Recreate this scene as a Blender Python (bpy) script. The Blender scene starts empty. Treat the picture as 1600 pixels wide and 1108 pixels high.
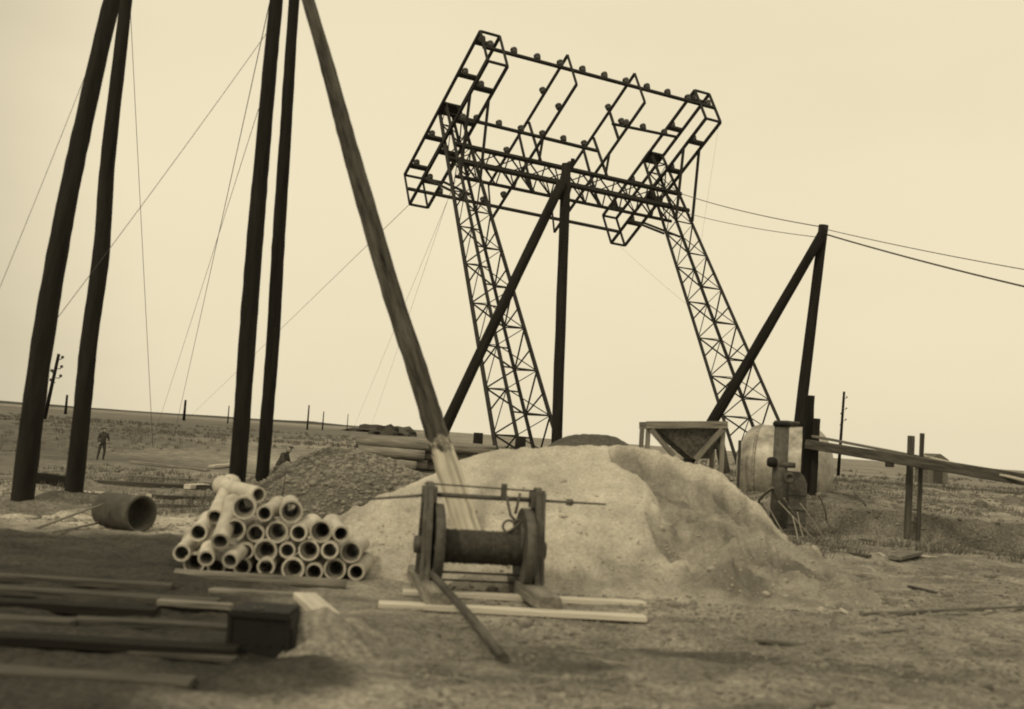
import bpy, bmesh, math, random
import numpy as np
from mathutils import Vector, Matrix
R = math.radians
random.seed(7)
rng = np.random.default_rng(7)
sc = bpy.context.scene
col = sc.collection

# ------------------------------------------------------------------ camera
FPX, EYE = 1750.0, 1.6                     # focal length in photo pixels, eye height in metres
ROLL = math.atan(0.0675)                   # the photographer held the camera askew
PITCH = math.atan(126.7 / FPX)
U0 = Vector((0, -math.sin(PITCH), math.cos(PITCH)))
FWD = Vector((0, math.cos(PITCH), math.sin(PITCH)))
RIGHT = math.cos(ROLL) * Vector((1, 0, 0)) + math.sin(ROLL) * U0
UP = -math.sin(ROLL) * Vector((1, 0, 0)) + math.cos(ROLL) * U0
cd = bpy.data.cameras.new('camera')
cam = bpy.data.objects.new('camera', cd)
col.objects.link(cam)
m = Matrix((RIGHT, UP, -FWD)).transposed().to_4x4()
m.translation = (0, 0, EYE)
cam.matrix_world = m
cd.sensor_fit = 'HORIZONTAL'
cd.sensor_width = 36.0
cd.lens = 36.0 * FPX / 1600.0
cd.clip_start = 0.1
cd.clip_end = 20000
cd.dof.use_dof = True                      # wide-open folding camera focused on the steelwork
cd.dof.focus_distance = 48
cd.dof.aperture_fstop = 1.25
sc.camera = cam

# ------------------------------------------------------------------ sky, sun, exposure
SUN_EL, SUN_AZ = R(46), R(222)             # azimuth clockwise from +Y: behind the camera on the left
w = bpy.data.worlds.new('World')
sc.world = w
w.use_nodes = True
nt = w.node_tree
nt.nodes.clear()
out = nt.nodes.new('ShaderNodeOutputWorld')
bg = nt.nodes.new('ShaderNodeBackground')
sky = nt.nodes.new('ShaderNodeTexSky')
sky.sky_type = 'NISHITA'
sky.sun_disc = False
sky.sun_elevation = SUN_EL
sky.sun_rotation = SUN_AZ
sky.dust_density = 4.0
sky.air_density = 1.0
bw = nt.nodes.new('ShaderNodeRGBToBW')     # monochrome plate: brightness only, then one print tone
nt.links.new(sky.outputs[0], bw.inputs[0])
tc = nt.nodes.new('ShaderNodeTexCoord')
mp = nt.nodes.new('ShaderNodeMapping')
mp.inputs['Scale'].default_value = (1.0, 1.0, 2.6)
nt.links.new(tc.outputs['Generated'], mp.inputs[0])
nz = nt.nodes.new('ShaderNodeTexNoise')
nz.inputs['Scale'].default_value = 1.7
nz.inputs['Detail'].default_value = 5
nt.links.new(mp.outputs[0], nz.inputs[0])
mr = nt.nodes.new('ShaderNodeMapRange')    # thin uneven overcast
mr.inputs[1].default_value = 0.3
mr.inputs[2].default_value = 0.7
mr.inputs[3].default_value = 7.75
mr.inputs[4].default_value = 8.5
nt.links.new(nz.outputs[0], mr.inputs[0])
mx = nt.nodes.new('ShaderNodeMix')
mx.data_type = 'FLOAT'
mx.inputs[0].default_value = 0.86          # cloud cover over the clear sky
nt.links.new(bw.outputs[0], mx.inputs[2])
nt.links.new(mr.outputs[0], mx.inputs[3])
tint = nt.nodes.new('ShaderNodeMix')
tint.data_type = 'RGBA'
tint.blend_type = 'MULTIPLY'
tint.inputs[0].default_value = 1.0
tint.inputs[7].default_value = (1.135, 1.0, 0.70, 1)
# left side of the sky dimmed, a vignette worked into its brightness
sxz = nt.nodes.new('ShaderNodeSeparateXYZ'); nt.links.new(tc.outputs['Generated'], sxz.inputs[0])
ad = nt.nodes.new('ShaderNodeMath'); ad.operation = 'MULTIPLY_ADD'; ad.inputs[1].default_value = 0.22
nt.links.new(nz.outputs[0], ad.inputs[0]); nt.links.new(sxz.outputs[0], ad.inputs[2])
mr2 = nt.nodes.new('ShaderNodeMapRange'); mr2.interpolation_type = 'SMOOTHSTEP'
mr2.inputs[1].default_value = -0.42; mr2.inputs[2].default_value = -0.17; mr2.inputs[3].default_value = 0.66; mr2.inputs[4].default_value = 1.0
nt.links.new(ad.outputs[0], mr2.inputs[0])
mm = nt.nodes.new('ShaderNodeMath'); mm.operation = 'MULTIPLY'
nt.links.new(mx.outputs[0], mm.inputs[0]); nt.links.new(mr2.outputs[0], mm.inputs[1])
nt.links.new(mm.outputs[0], tint.inputs[6])
nt.links.new(tint.outputs[2], bg.inputs[0])
bg.inputs[1].default_value = 0.1
nt.links.new(bg.outputs[0], out.inputs[0])
sl = bpy.data.lights.new('sun', 'SUN')
sl.energy = 1.5
sl.angle = R(10)
sl.color = (1.0, 0.87, 0.61)
sun = bpy.data.objects.new('sun', sl)
col.objects.link(sun)
sd = Vector((math.sin(SUN_AZ) * math.cos(SUN_EL), math.cos(SUN_AZ) * math.cos(SUN_EL), math.sin(SUN_EL)))
sun.rotation_euler = (-sd).to_track_quat('-Z', 'Y').to_euler()
sc.view_settings.view_transform = 'Standard'
sc.view_settings.look = 'None'
sc.view_settings.exposure = 0.0
sc.view_settings.gamma = 1.0
sc.render.engine = 'CYCLES'
sc.cycles.filter_width = 1.9
sc.cycles.max_bounces = 5

# ------------------------------------------------------------------ helpers
def ray(x, y):
    return (RIGHT * (x - 800) + UP * (554 - y)) / FPX + FWD
def at(x, y, Y):                            # photo pixel -> world point at ground distance Y
    d = ray(x, y)
    return Vector((0, 0, EYE)) + d * (Y / d.y)
def onz(x, y, z=0.0):                       # photo pixel -> world point at height z
    d = ray(x, y)
    return Vector((0, 0, EYE)) + d * ((z - EYE) / d.z)

def hash2(ix, iy, s):
    h = np.sin(ix * 127.1 + iy * 311.7 + s * 74.7) * 43758.5453
    return h - np.floor(h)
def vnoise(x, y, s=0):
    x = np.asarray(x, float); y = np.asarray(y, float)
    ix, iy = np.floor(x), np.floor(y)
    fx, fy = x - ix, y - iy
    fx = fx * fx * (3 - 2 * fx); fy = fy * fy * (3 - 2 * fy)
    a = hash2(ix, iy, s); b = hash2(ix + 1, iy, s); c = hash2(ix, iy + 1, s); d = hash2(ix + 1, iy + 1, s)
    return (a + (b - a) * fx + (c - a) * fy + (a - b - c + d) * fx * fy) * 2 - 1
def fbm(x, y, o=4, s=0):
    v = 0; a = 1.0
    for k in range(o):
        v = v + a * vnoise(np.asarray(x) * 2 ** k, np.asarray(y) * 2 ** k, s + k)
        a *= 0.5
    return v
def sstep(a, b, x):
    t = np.clip((np.asarray(x, float) - a) / (b - a), 0, 1)
    return t * t * (3 - 2 * t)

def terrain(x, y):
    x = np.asarray(x, float); y = np.asarray(y, float)
    near = 1 - sstep(30, 90, y)
    z = 0.05 * fbm(x * 0.9, y * 0.9, 5, 3) * near + 0.024 * fbm(x * 3.3, y * 3.3, 4, 9) * (1 - sstep(16, 34, y))
    z = z * (1 - .9 * np.exp(-(((x + .15) / 1.6) ** 4 + ((y - 10.9) / 1.1) ** 4)))                  # trodden flat round the winch
    z = z + 0.10 * fbm(x * 0.18, y * 0.18, 2, 21) * near * sstep(12, 20, y)
    dip = sstep(22, 40, y) * (1 - sstep(62, 78, y)) * (1 - sstep(-9, -3, x))
    z = z - 1.15 * dip
    # bank on the right, its face turned to the camera
    d = (y - 24.0) * 0.93 + (x - 6.7) * 0.37 + 0.25 * fbm(x * 0.6, y * 0.6, 3, 5)
    z = z + 0.55 * sstep(0, 0.35, d) * sstep(4.2, 6.2, x) * (1 - sstep(45, 70, y))
    z = z + .16 * fbm(x * .55, y * .55, 4, 171) * sstep(5, 7, x) * sstep(23, 25, y) * (1 - sstep(40, 60, y))
    # trench lip in the right foreground and wheel ruts
    e = (y - 8.7) - 0.10 * (x - 3.0) + 0.1 * vnoise(x * 0.8, y * 0, 8)
    z = z - 0.07 * np.exp(-(e / 0.12) ** 2) * sstep(1.5, 3.0, x) * (1 - sstep(30, 40, y))
    e2 = (y - 7.1) - 0.16 * (x - 2.0) + 0.08 * vnoise(x * 0.7, y * 0, 18)
    z = z - 0.05 * np.exp(-(e2 / 0.1) ** 2) * sstep(0.8, 2.0, x)
    # low spoil ridges across the front
    e3 = y - 8.45 - 0.06 * x + 0.15 * vnoise(x * 0.9, 0 * y, 31)
    z = z + 0.07 * np.exp(-(e3 / 0.28) ** 2) * sstep(-1.6, -0.6, x) * (1 - sstep(2.5, 4, x))
    return z
def tz(x, y): return float(terrain(x, y))
def onground(x, y):
    p = onz(x, y, 0.0)
    for _ in range(6):
        p = onz(x, y, tz(p.x, p.y))
    return p

# ------------------------------------------------------------------ materials
def mat(name, v, v2=None, scale=4.0, stretch=(1, 1, 1), rough=0.85, bump=0.3, detail=8, spec=0.3, coord='Object', metal=0.0, bscale=None, fine=None):
    """albedo v..v2 mixed by noise; neutral grey with the faint warmth of the print"""
    if v2 is None: v2 = v * 0.6
    m = bpy.data.materials.new(name); m.use_nodes = True
    n = m.node_tree.nodes; l = m.node_tree.links
    b = n['Principled BSDF']
    b.inputs['Roughness'].default_value = rough
    b.inputs['Specular IOR Level'].default_value = spec
    b.inputs['Metallic'].default_value = metal
    t = n.new('ShaderNodeTexCoord'); mpn = n.new('ShaderNodeMapping')
    mpn.inputs['Scale'].default_value = stretch
    l.new(t.outputs[coord], mpn.inputs[0])
    z = n.new('ShaderNodeTexNoise'); z.inputs['Scale'].default_value = scale; z.inputs['Detail'].default_value = detail
    z.inputs['Roughness'].default_value = 0.65
    l.new(mpn.outputs[0], z.inputs[0])
    r = n.new('ShaderNodeValToRGB')
    c = lambda a: (a * 1.07, a, a * 0.86, 1)
    r.color_ramp.elements[0].position = 0.32; r.color_ramp.elements[0].color = c(v2)
    r.color_ramp.elements[1].position = 0.68; r.color_ramp.elements[1].color = c(v)
    l.new(z.outputs[0], r.inputs[0])
    oi = n.new('ShaderNodeObjectInfo'); mrn = n.new('ShaderNodeMapRange')
    mrn.inputs[3].default_value = 0.78; mrn.inputs[4].default_value = 1.18
    l.new(oi.outputs['Random'], mrn.inputs[0])
    mu = n.new('ShaderNodeMix'); mu.data_type = 'RGBA'; mu.blend_type = 'MULTIPLY'; mu.inputs[0].default_value = 1
    l.new(r.outputs[0], mu.inputs[6]); l.new(mrn.outputs[0], mu.inputs[7])
    l.new(mu.outputs[2], b.inputs['Base Color'])
    z2 = n.new('ShaderNodeTexNoise'); z2.inputs['Scale'].default_value = bscale or scale * 3; z2.inputs['Detail'].default_value = 6
    l.new(mpn.outputs[0], z2.inputs[0])
    bp = n.new('ShaderNodeBump'); bp.inputs['Strength'].default_value = bump; bp.inputs['Distance'].default_value = 0.02
    l.new(z2.outputs[0], bp.inputs['Height']); l.new(bp.outputs[0], b.inputs['Normal'])
    m['out'] = 'ok'
    return m

M = {}
M['creosote'] = mat('creosoted timber', 0.024, 0.011, 9, (1, 1, 0.12), 0.9, 0.5, spec=0.12)
M['dark_wood'] = mat('dark weathered timber', 0.11, 0.025, 14, (1, 1, 0.09), 0.9, 0.9)
M['wood'] = mat('weathered timber', 0.26, 0.07, 14, (1, 1, 0.09), 0.9, 0.9)
M['pale_wood'] = mat('pale sawn timber', 0.55, 0.34, 10, (1, 1, 0.08), 0.8, 0.35)
M['steel'] = mat('painted steel', 0.03, 0.016, 6, (1, 1, 1), 0.75, 0.1, spec=0.2)
M['iron'] = mat('rusty iron', 0.105, 0.045, 14, (1, 1, 1), 0.7, 0.35, spec=0.4)
M['porcelain'] = mat('brown glazed porcelain', 0.05, 0.03, 10, (1, 1, 1), 0.35, 0.0, spec=0.5)
M['wire'] = mat('steel wire', 0.10, 0.06, 4, (1, 1, 1), 0.6, 0.0)
M['clay'] = mat('salt glazed clay', 0.58, 0.34, 9, (1, 1, 1), 0.55, 0.2, spec=0.45)
M['clay_in'] = mat('darker inside of clay pipe', 0.30, 0.14, 7, (1, 1, 1), 0.8, 0.2)  # bores take a darker clay tone
M['tank'] = mat('galvanised tank sheet', 0.42, 0.13, 2.6, (1, 1, 1), 0.48, 0.15, spec=0.5, metal=0.15)
M['black_iron'] = mat('tarred sheet iron', 0.012, 0.007, 6, (1, 1, 1), 0.75, 0.2)
M['rope'] = mat('wire rope', 0.085, 0.035, 20, (1, 1, 1), 0.9, 0.4)
M['cloth'] = mat('dark work clothes', 0.06, 0.04, 12, (1, 1, 1), 0.95, 0.3)
M['skin'] = mat('skin', 0.30, 0.24, 20, (1, 1, 1), 0.6, 0.05)
M['gravel'] = mat('dark gravel', 0.20, 0.07, 22, (1, 1, 1), 0.95, 0.9, bscale=40)
M['stone'] = mat('loose stones', 0.26, 0.12, 6, (1, 1, 1), 0.9, 0.5)
M['straw'] = mat('dry twigs', 0.27, 0.13, 12, (1, 1, 1), 0.9, 0.2)
M['far'] = mat('far scrub', 0.07, 0.03, 0.05, (1, 1, 1), 0.95, 0.0)
M['roof'] = mat('thatch', 0.12, 0.07, 4, (1, 1, 1), 0.95, 0.3)

def zone_mat(name, light, dark, scale, speck, bump, bscale, bdist=0.03):
    """soil with stains and painted-in shade: the mesh carries them in its 'soil' attribute; speck = strength of the grit speckle"""
    m = mat(name, light, dark, scale, (1, 1, 1), 0.95, bump, 10, 0.2, 'Object', 0, bscale)
    n = m.node_tree.nodes; l = m.node_tree.links
    b = n['Principled BSDF']
    src = b.inputs['Base Color'].links[0].from_socket
    for nd in n:
        if nd.type == 'BUMP': nd.inputs['Distance'].default_value = bdist
    at_ = n.new('ShaderNodeAttribute'); at_.attribute_name = 'soil'
    mu = n.new('ShaderNodeMix'); mu.data_type = 'RGBA'; mu.blend_type = 'MULTIPLY'; mu.inputs[0].default_value = 1
    l.new(src, mu.inputs[6]); l.new(at_.outputs['Fac'], mu.inputs[7])
    l.new(mu.outputs[2], b.inputs['Base Color'])
    # fine speckle of grit, straw and clods
    vo = n.new('ShaderNodeTexNoise'); vo.inputs['Scale'].default_value = bscale * 1.7; vo.inputs['Detail'].default_value = 3
    tcn = n.new('ShaderNodeTexCoord'); l.new(tcn.outputs['Object'], vo.inputs[0])
    rr = n.new('ShaderNodeMapRange'); rr.inputs[1].default_value = 0.3; rr.inputs[2].default_value = 0.7
    rr.inputs[3].default_value = 1 - speck; rr.inputs[4].default_value = 1 + speck * .9
    l.new(vo.outputs[0], rr.inputs[0])
    mu2 = n.new('ShaderNodeMix'); mu2.data_type = 'RGBA'; mu2.blend_type = 'MULTIPLY'; mu2.inputs[0].default_value = 1
    l.new(mu.outputs[2], mu2.inputs[6]); l.new(rr.outputs[0], mu2.inputs[7])
    l.new(mu2.outputs[2], b.inputs['Base Color'])
    return m
M['ground'] = zone_mat('bare site soil', 0.285, 0.135, 1.6, 0.38, 1.0, 13.0, 0.06)
M['sand'] = zone_mat('heaped sand', 0.37, 0.265, 1.4, 0.20, 0.6, 17.0, 0.03)
M['earth'] = zone_mat('dark spoil', 0.09, 0.05, 2.0, 0.3, 0.8, 10.0, 0.05)
M['pale_soil'] = zone_mat('pale dry soil', 0.42, 0.28, 2.0, 0.2, 0.6, 14.0, 0.03)

WM = {}                                     # world matrices of what is already placed
def place(o, mw, parent=None):
    WM[o.name] = mw.copy()
    if parent is None:
        o.matrix_world = mw
    else:
        o.parent = parent
        o.matrix_parent_inverse = Matrix.Identity(4)
        o.matrix_basis = WM[parent.name].inverted() @ mw
    col.objects.link(o)
    return o
def tag(o, label, cat=None, group=None, kind=None):
    if label: o['label'] = label
    if cat: o['category'] = cat
    if group: o['group'] = group
    if kind: o['kind'] = kind
    return o
def thing(name, loc, label, cat, group=None):
    o = bpy.data.objects.new(name, None)
    o.empty_display_size = 0.2
    place(o, Matrix.Translation(loc))
    return tag(o, label, cat, group)
def mobj(name, verts, faces, material, mw=None, parent=None, smooth=False):
    me = bpy.data.meshes.new(name)
    me.from_pydata([tuple(v) for v in verts], [], faces)
    me.materials.append(material)
    if smooth:
        me.polygons.foreach_set('use_smooth', [True] * len(me.polygons))
    me.update()
    o = bpy.data.objects.new(name, me)
    return place(o, mw or Matrix.Identity(4), parent)
def frame_z(p0, p1, hint=Vector((0, 0, 1))):
    z = (p1 - p0).normalized()
    if abs(z.dot(hint)) > 0.97: hint = Vector((1, 0, 0))
    x = hint.cross(z).normalized()
    y = z.cross(x)
    m = Matrix((x, y, z)).transposed().to_4x4()
    m.translation = p0
    return m
def beam(name, p0, p1, a, b, material, parent=None, hint=Vector((0, 0, 1)), bevel=0.0):
    """squared bar from p0 to p1; a across, b along the hint side"""
    p0 = Vector(p0); p1 = Vector(p1)
    L = (p1 - p0).length; a /= 2; b /= 2
    mw = frame_z(p0, p1, hint)
    if bevel <= 0:
        v = [(s * a, t * b, z) for z in (0, L) for s, t in ((-1, -1), (1, -1), (1, 1), (-1, 1))]
        f = [(3, 2, 1, 0), (4, 5, 6, 7)] + [(i, (i + 1) % 4, 4 + (i + 1) % 4, 4 + i) for i in range(4)]
    else:
        c = bevel; ring = [(-a + c, -b), (a - c, -b), (a, -b + c), (a, b - c), (a - c, b), (-a + c, b), (-a, b - c), (-a, -b + c)]
        zs = [(0, .94), (c, 1)] + [(L * k / 9, 1) for k in range(1, 9)] + [(L - c, 1), (L, .94)]
        v = []
        for zi, (z, s) in enumerate(zs):
            j = 0.045 * min(a, b)
            ox, oy = random.uniform(-j, j), random.uniform(-j, j)
            v += [(x * s + ox + random.uniform(-j, j), y * s + oy + random.uniform(-j, j), z) for x, y in ring]
        n = 8; k = len(zs)
        f = [tuple(range(n - 1, -1, -1)), tuple((k - 1) * n + i for i in range(n))]
        f += [(r * n + i, r * n + (i + 1) % n, (r + 1) * n + (i + 1) % n, (r + 1) * n + i) for r in range(k - 1) for i in range(n)]
    return mobj(name, v, f, material, mw, parent)
def angle_bar(name, p0, p1, a, t, material, parent, side):
    """steel angle: L profile with legs a, thickness t, corner towards side"""
    p0 = Vector(p0); p1 = Vector(p1); L = (p1 - p0).length
    mw = frame_z(p0, p1, side)
    prof = [(0, 0), (a, 0), (a, t), (t, t), (t, a), (0, a)]
    prof = [(x - a / 2, y - a / 2) for x, y in prof]
    v = [(x, y, z) for z in (0, L) for x, y in prof]
    f = [tuple(range(5, -1, -1)), tuple(range(6, 12))] + [(i, (i + 1) % 6, 6 + (i + 1) % 6, 6 + i) for i in range(6)]
    return mobj(name, v, f, material, mw, parent)
def round_bar(name, pts, radii, material, parent=None, n=8, caps=True, wob=0.0, smooth=True):
    """round bar along a polyline"""
    pts = [Vector(p) for p in pts]
    if not hasattr(radii, '__len__'): radii = [radii] * len(pts)
    mw = frame_z(pts[0], pts[-1]); inv = mw.inverted()
    lp = [inv @ p for p in pts]
    v = []; f = []
    for i, p in enumerate(lp):
        d = (lp[min(i + 1, len(lp) - 1)] - lp[max(i - 1, 0)]).normalized()
        x = Vector((0, 1, 0)).cross(d)
        if x.length < 1e-3: x = Vector((1, 0, 0)).cross(d)
        x.normalize(); y = d.cross(x)
        for k in range(n):
            a = 2 * math.pi * k / n
            r = radii[i] * (1 + random.uniform(-wob, wob))
            v.append(p + (x * math.cos(a) + y * math.sin(a)) * r)
    for i in range(len(lp) - 1):
        f += [(i * n + k, i * n + (k + 1) % n, (i + 1) * n + (k + 1) % n, (i + 1) * n + k) for k in range(n)]
    if caps:
        f.append(tuple(range(n - 1, -1, -1))); f.append(tuple((len(lp) - 1) * n + k for k in range(n)))
    o = mobj(name, v, f, material, mw, parent, smooth)
    if caps and smooth:
        for p in o.data.polygons[-2:]: p.use_smooth = False
    return o
def log_pts(p0, p1, r0, r1, seg=9, bend=0.012):
    p0 = Vector(p0); p1 = Vector(p1); L = (p1 - p0).length
    off = Vector((random.uniform(-1, 1), random.uniform(-1, 1), random.uniform(-.5, .5))) * bend * L
    P = []; Rr = []
    for k in range(seg + 1):
        t = k / seg
        P.append(p0.lerp(p1, t) + off * math.sin(math.pi * t) + Vector((random.uniform(-1, 1),) * 3) * 0.01 * r0)
        Rr.append((r0 + (r1 - r0) * t) * random.uniform(.965, 1.035))
    return P, Rr
def log(name, p0, p1, r0, r1, material, parent=None, n=14, seg=9, bend=0.012):
    P, Rr = log_pts(p0, p1, r0, r1, seg, bend)
    return round_bar(name, P, Rr, material, parent, n, True, 0.03)
def lathe(name, prof, material, mw, parent=None, n=20, smooth=True, close=False):
    v = []; f = []
    for r, z in prof:
        for k in range(n):
            a = 2 * math.pi * k / n
            v.append((r * math.cos(a), r * math.sin(a), z))
    P = len(prof)
    rng_ = range(P) if close else range(P - 1)
    for i in rng_:
        j = (i + 1) % P
        f += [(i * n + k, i * n + (k + 1) % n, j * n + (k + 1) % n, j * n + k) for k in range(n)]
    if not close:
        f.append(tuple(range(n - 1, -1, -1))); f.append(tuple((P - 1) * n + k for k in range(n)))
    return mobj(name, v, f, material, mw, parent, smooth)
def prism(name, poly, depth, material, mw, parent=None, bevel=0.0):
    """poly (x,y) extruded along local z"""
    n = len(poly)
    v = [(x, y, 0) for x, y in poly] + [(x, y, depth) for x, y in poly]
    f = [tuple(range(n - 1, -1, -1)), tuple(range(n, 2 * n))] + [(i, (i + 1) % n, n + (i + 1) % n, n + i) for i in range(n)]
    return mobj(name, v, f, material, mw, parent)
def grid_obj(name, X, Y, Z, material, soil=None, parent=None, smooth=True):
    h, wd = X.shape
    v = np.stack([X, Y, Z], -1).reshape(-1, 3)
    i = np.arange((h - 1) * wd).reshape(h - 1, wd)[:, :-1].ravel()
    fc = np.stack([i, i + 1, i + wd + 1, i + wd], 1)
    me = bpy.data.meshes.new(name)
    me.vertices.add(len(v)); me.vertices.foreach_set('co', v.ravel())
    me.loops.add(fc.size); me.loops.foreach_set('vertex_index', fc.ravel())
    me.polygons.add(len(fc)); me.polygons.foreach_set('loop_start', np.arange(0, fc.size, 4))
    me.polygons.foreach_set('loop_total', np.full(len(fc), 4))
    if smooth: me.polygons.foreach_set('use_smooth', np.ones(len(fc), bool))
    me.update(calc_edges=True); me.validate()
    at_ = me.attributes.new('soil', 'FLOAT', 'POINT')
    at_.data.foreach_set('value', np.ascontiguousarray((np.ones(len(v)) if soil is None else soil.ravel()), dtype=np.float32))
    me.materials.append(material)
    o = bpy.data.objects.new(name, me)
    return place(o, Matrix.Identity(4), parent)
def scatter(name, pts, sizes, material, parent=None, flat=0.65):
    """many small stones as one mesh"""
    bm = bmesh.new(); bmesh.ops.create_icosphere(bm, subdivisions=1, radius=1)
    bv = np.array([v.co[:] for v in bm.verts]); bf = np.array([[v.index for v in f.verts] for f in bm.faces]); bm.free()
    N = len(pts); nv = len(bv)
    sh = 1 + 0.35 * rng.standard_normal((N, nv, 1)).clip(-1.5, 1.5) * 0.5
    ax = rng.uniform(0.6, 1.4, (N, 1, 3)); ax[:, :, 2] *= flat
    a = rng.uniform(0, 6.28, N); ca, sa = np.cos(a), np.sin(a)
    V = bv[None] * sh * ax
    V = np.stack([V[..., 0] * ca[:, None] - V[..., 1] * sa[:, None], V[..., 0] * sa[:, None] + V[..., 1] * ca[:, None], V[..., 2]], -1)
    V = V * np.asarray(sizes)[:, None, None] + np.asarray(pts)[:, None, :]
    Fc = (bf[None] + (np.arange(N) * nv)[:, None, None]).reshape(-1, 3)
    me = bpy.data.meshes.new(name); V = V.reshape(-1, 3)
    me.vertices.add(len(V)); me.vertices.foreach_set('co', V.ravel())
    me.loops.add(Fc.size); me.loops.foreach_set('vertex_index', Fc.ravel())
    me.polygons.add(len(Fc)); me.polygons.foreach_set('loop_start', np.arange(0, Fc.size, 3)); me.polygons.foreach_set('loop_total', np.full(len(Fc), 3))
    me.update(calc_edges=True)
    me.materials.append(material)
    o = bpy.data.objects.new(name, me)
    return place(o, Matrix.Identity(4), parent)
Zv = Vector((0, 0, 1))
ORD = ['first', 'second', 'third', 'fourth', 'fifth', 'sixth', 'seventh', 'eighth', 'ninth', 'tenth', 'eleventh', 'twelfth']

# ------------------------------------------------------------------ ground
ys = np.concatenate([np.linspace(-8, 5, 40, endpoint=False), 5 * (40 / 5) ** np.linspace(0, 1, 430, endpoint=False),
                     40 * (4000 / 40) ** np.linspace(0, 1, 130)])
ss = np.linspace(-1, 1, 460)
Yg, Sg = np.meshgrid(ys, ss, indexing='ij')
Xg = Sg * (7 + 0.72 * np.maximum(Yg, 0))
Zg = terrain(Xg, Yg)
n1 = fbm(Xg * 0.5, Yg * 0.5, 4, 40)
soil = 0.92 + 0.18 * fbm(Xg * 0.35, Yg * 0.35, 4, 50)
vignette = (1 - sstep(-2.2, -1.0, Xg + 0.45 * n1 + 0.12 * (Yg - 9))) * (1 - sstep(14.0, 15.6, Yg + 0.5 * n1))       # dark left foreground, vignette painted into the soil colour
soil = soil * (1 - 0.80 * vignette)
front_patch = sstep(0.1, 0.6, fbm(Xg * 0.6 + 4, Yg * 1.6, 3, 61)) * (1 - sstep(8.8, 9.6, Yg))  # darker soil patches scattered over the near ground
soil = soil * (1 - 0.45 * front_patch)
pale = np.exp(-(((Xg + 5.2) / 2.2) ** 2 + ((Yg - 15.9) / 1.0) ** 2)) + 0.8 * np.exp(-(((Xg + 6.5) / 3) ** 2 + ((Yg - 20) / 1.2) ** 2))
soil = soil * (1 + 0.9 * pale)
bank = np.exp(-(((Yg - 24.0) * 0.93 + (Xg - 6.7) * 0.37 - .1) / .55) ** 2) * sstep(4.5, 6.5, Xg)                      # darker soil along the face of the bank
soil = soil * (1 - 0.4 * bank)
rub = sstep(5, 7, Xg) * sstep(24.3, 26, Yg) * (1 - sstep(40, 55, Yg)) * sstep(-.3, .5, fbm(Xg * .5, Yg * .35, 4, 66))
soil = soil * (1 - .35 * rub)
spread = np.exp(-(((Yg - 12.2) / 1.1) ** 2)) * sstep(-3.4, -2, Xg) * (1 - sstep(3.6, 5, Xg))                              # sand trodden out round the heap
soil = soil * (1 + .55 * spread * (.6 + .5 * n1))
box_dark = np.exp(-(((Xg + 1.45) / .6) ** 2 + ((Yg - 7.3) / .55) ** 2))                                                        # darker soil round the box
soil = soil * (1 - .75 * sstep(.25, .7, box_dark + .2 * n1))
front_band = np.exp(-(((Yg - 8.35 - .05 * Xg + .2 * n1) / .42) ** 2)) * sstep(-.6, .6, Xg) * (1 - sstep(3.2, 4.5, Xg))  # darker band across the near ground
soil = soil * (1 - .45 * front_band)
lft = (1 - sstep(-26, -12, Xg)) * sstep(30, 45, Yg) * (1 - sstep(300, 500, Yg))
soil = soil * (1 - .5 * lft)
soil = soil * (1 + .30 * fbm(Xg * .10, Yg * .22, 4, 77) * sstep(16, 30, Yg))
soil = soil * (1 + .25 * fbm(Xg * 1.1, Yg * 2.6, 4, 78) * (1 - sstep(20, 40, Yg)))
far = sstep(40, 90, Yg)
soil = soil * (1 - 0.25 * far) + 0.25 * far * (0.9 + 0.5 * fbm(Xg * 0.02, Yg * 0.006, 3, 70))
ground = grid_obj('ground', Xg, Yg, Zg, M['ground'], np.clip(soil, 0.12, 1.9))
tag(ground, None, kind='structure')

# distant rise with scrub along the horizon
xs = np.linspace(-700, 700, 240); tt = np.linspace(0, 1, 12)
T, Xh = np.meshgrid(tt, xs, indexing='ij')
Yh = 900 + 120 * T
Zh = -1 + (3.1 + 1.1 * fbm(Xh * 0.012, Xh * 0, 4, 80) - 0.004 * (Xh + 400)) * np.sin(np.pi * T)
hl = grid_obj('hills', Xh, Yh, np.maximum(Zh, -1), M['far']); tag(hl, None, kind='structure')

# ------------------------------------------------------------------ steel gantry leaning back
GO = Vector((0.807, 36.164, 0.0))
GU = Vector((0.89231, 0.45068, -0.02586)); GV = Vector((-0.22918, 0.50162, 0.83418)); GW = Vector((0.38892, -0.73842, 0.55088))
def g(u, v, w_): return GO + GU * u + GV * v + GW * w_
S, VT, VA, W0, W1 = 10.045, 17.615, 15.893, -3.988, 4.02
VM = (VT + VA) / 2
gantry = thing('steel_gantry', GO, 'tall dark lattice steel portal with insulator rack leaning back against the sky', 'steel gantry')
ins_me = None
def insulator(u, v, w_, parent, s=1.0):
    global ins_me
    mw = Matrix((GU, -GW, GV)).transposed().to_4x4(); mw.translation = g(u, v, w_)
    if ins_me is None:
        o = lathe('insulator', [(.03, 0), (.03, .07), (.115, .075), (.12, .14), (.075, .16), (.075, .18), (.135, .185), (.14, .27), (.10, .31), (.05, .33)], M['porcelain'], mw, parent, 12)
        ins_me = o.data
    else:
        o = bpy.data.objects.new('insulator', ins_me); place(o, mw, parent)
    return o
def gbar(name, a, b, t, parent=gantry, t2=None, hint=None):
    return beam(name, g(*a), g(*b), t, t2 or t, M['steel'], parent, hint or GV)
MB, MT, RW = (0.769, 0.755), 0.296, 0.437
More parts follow.
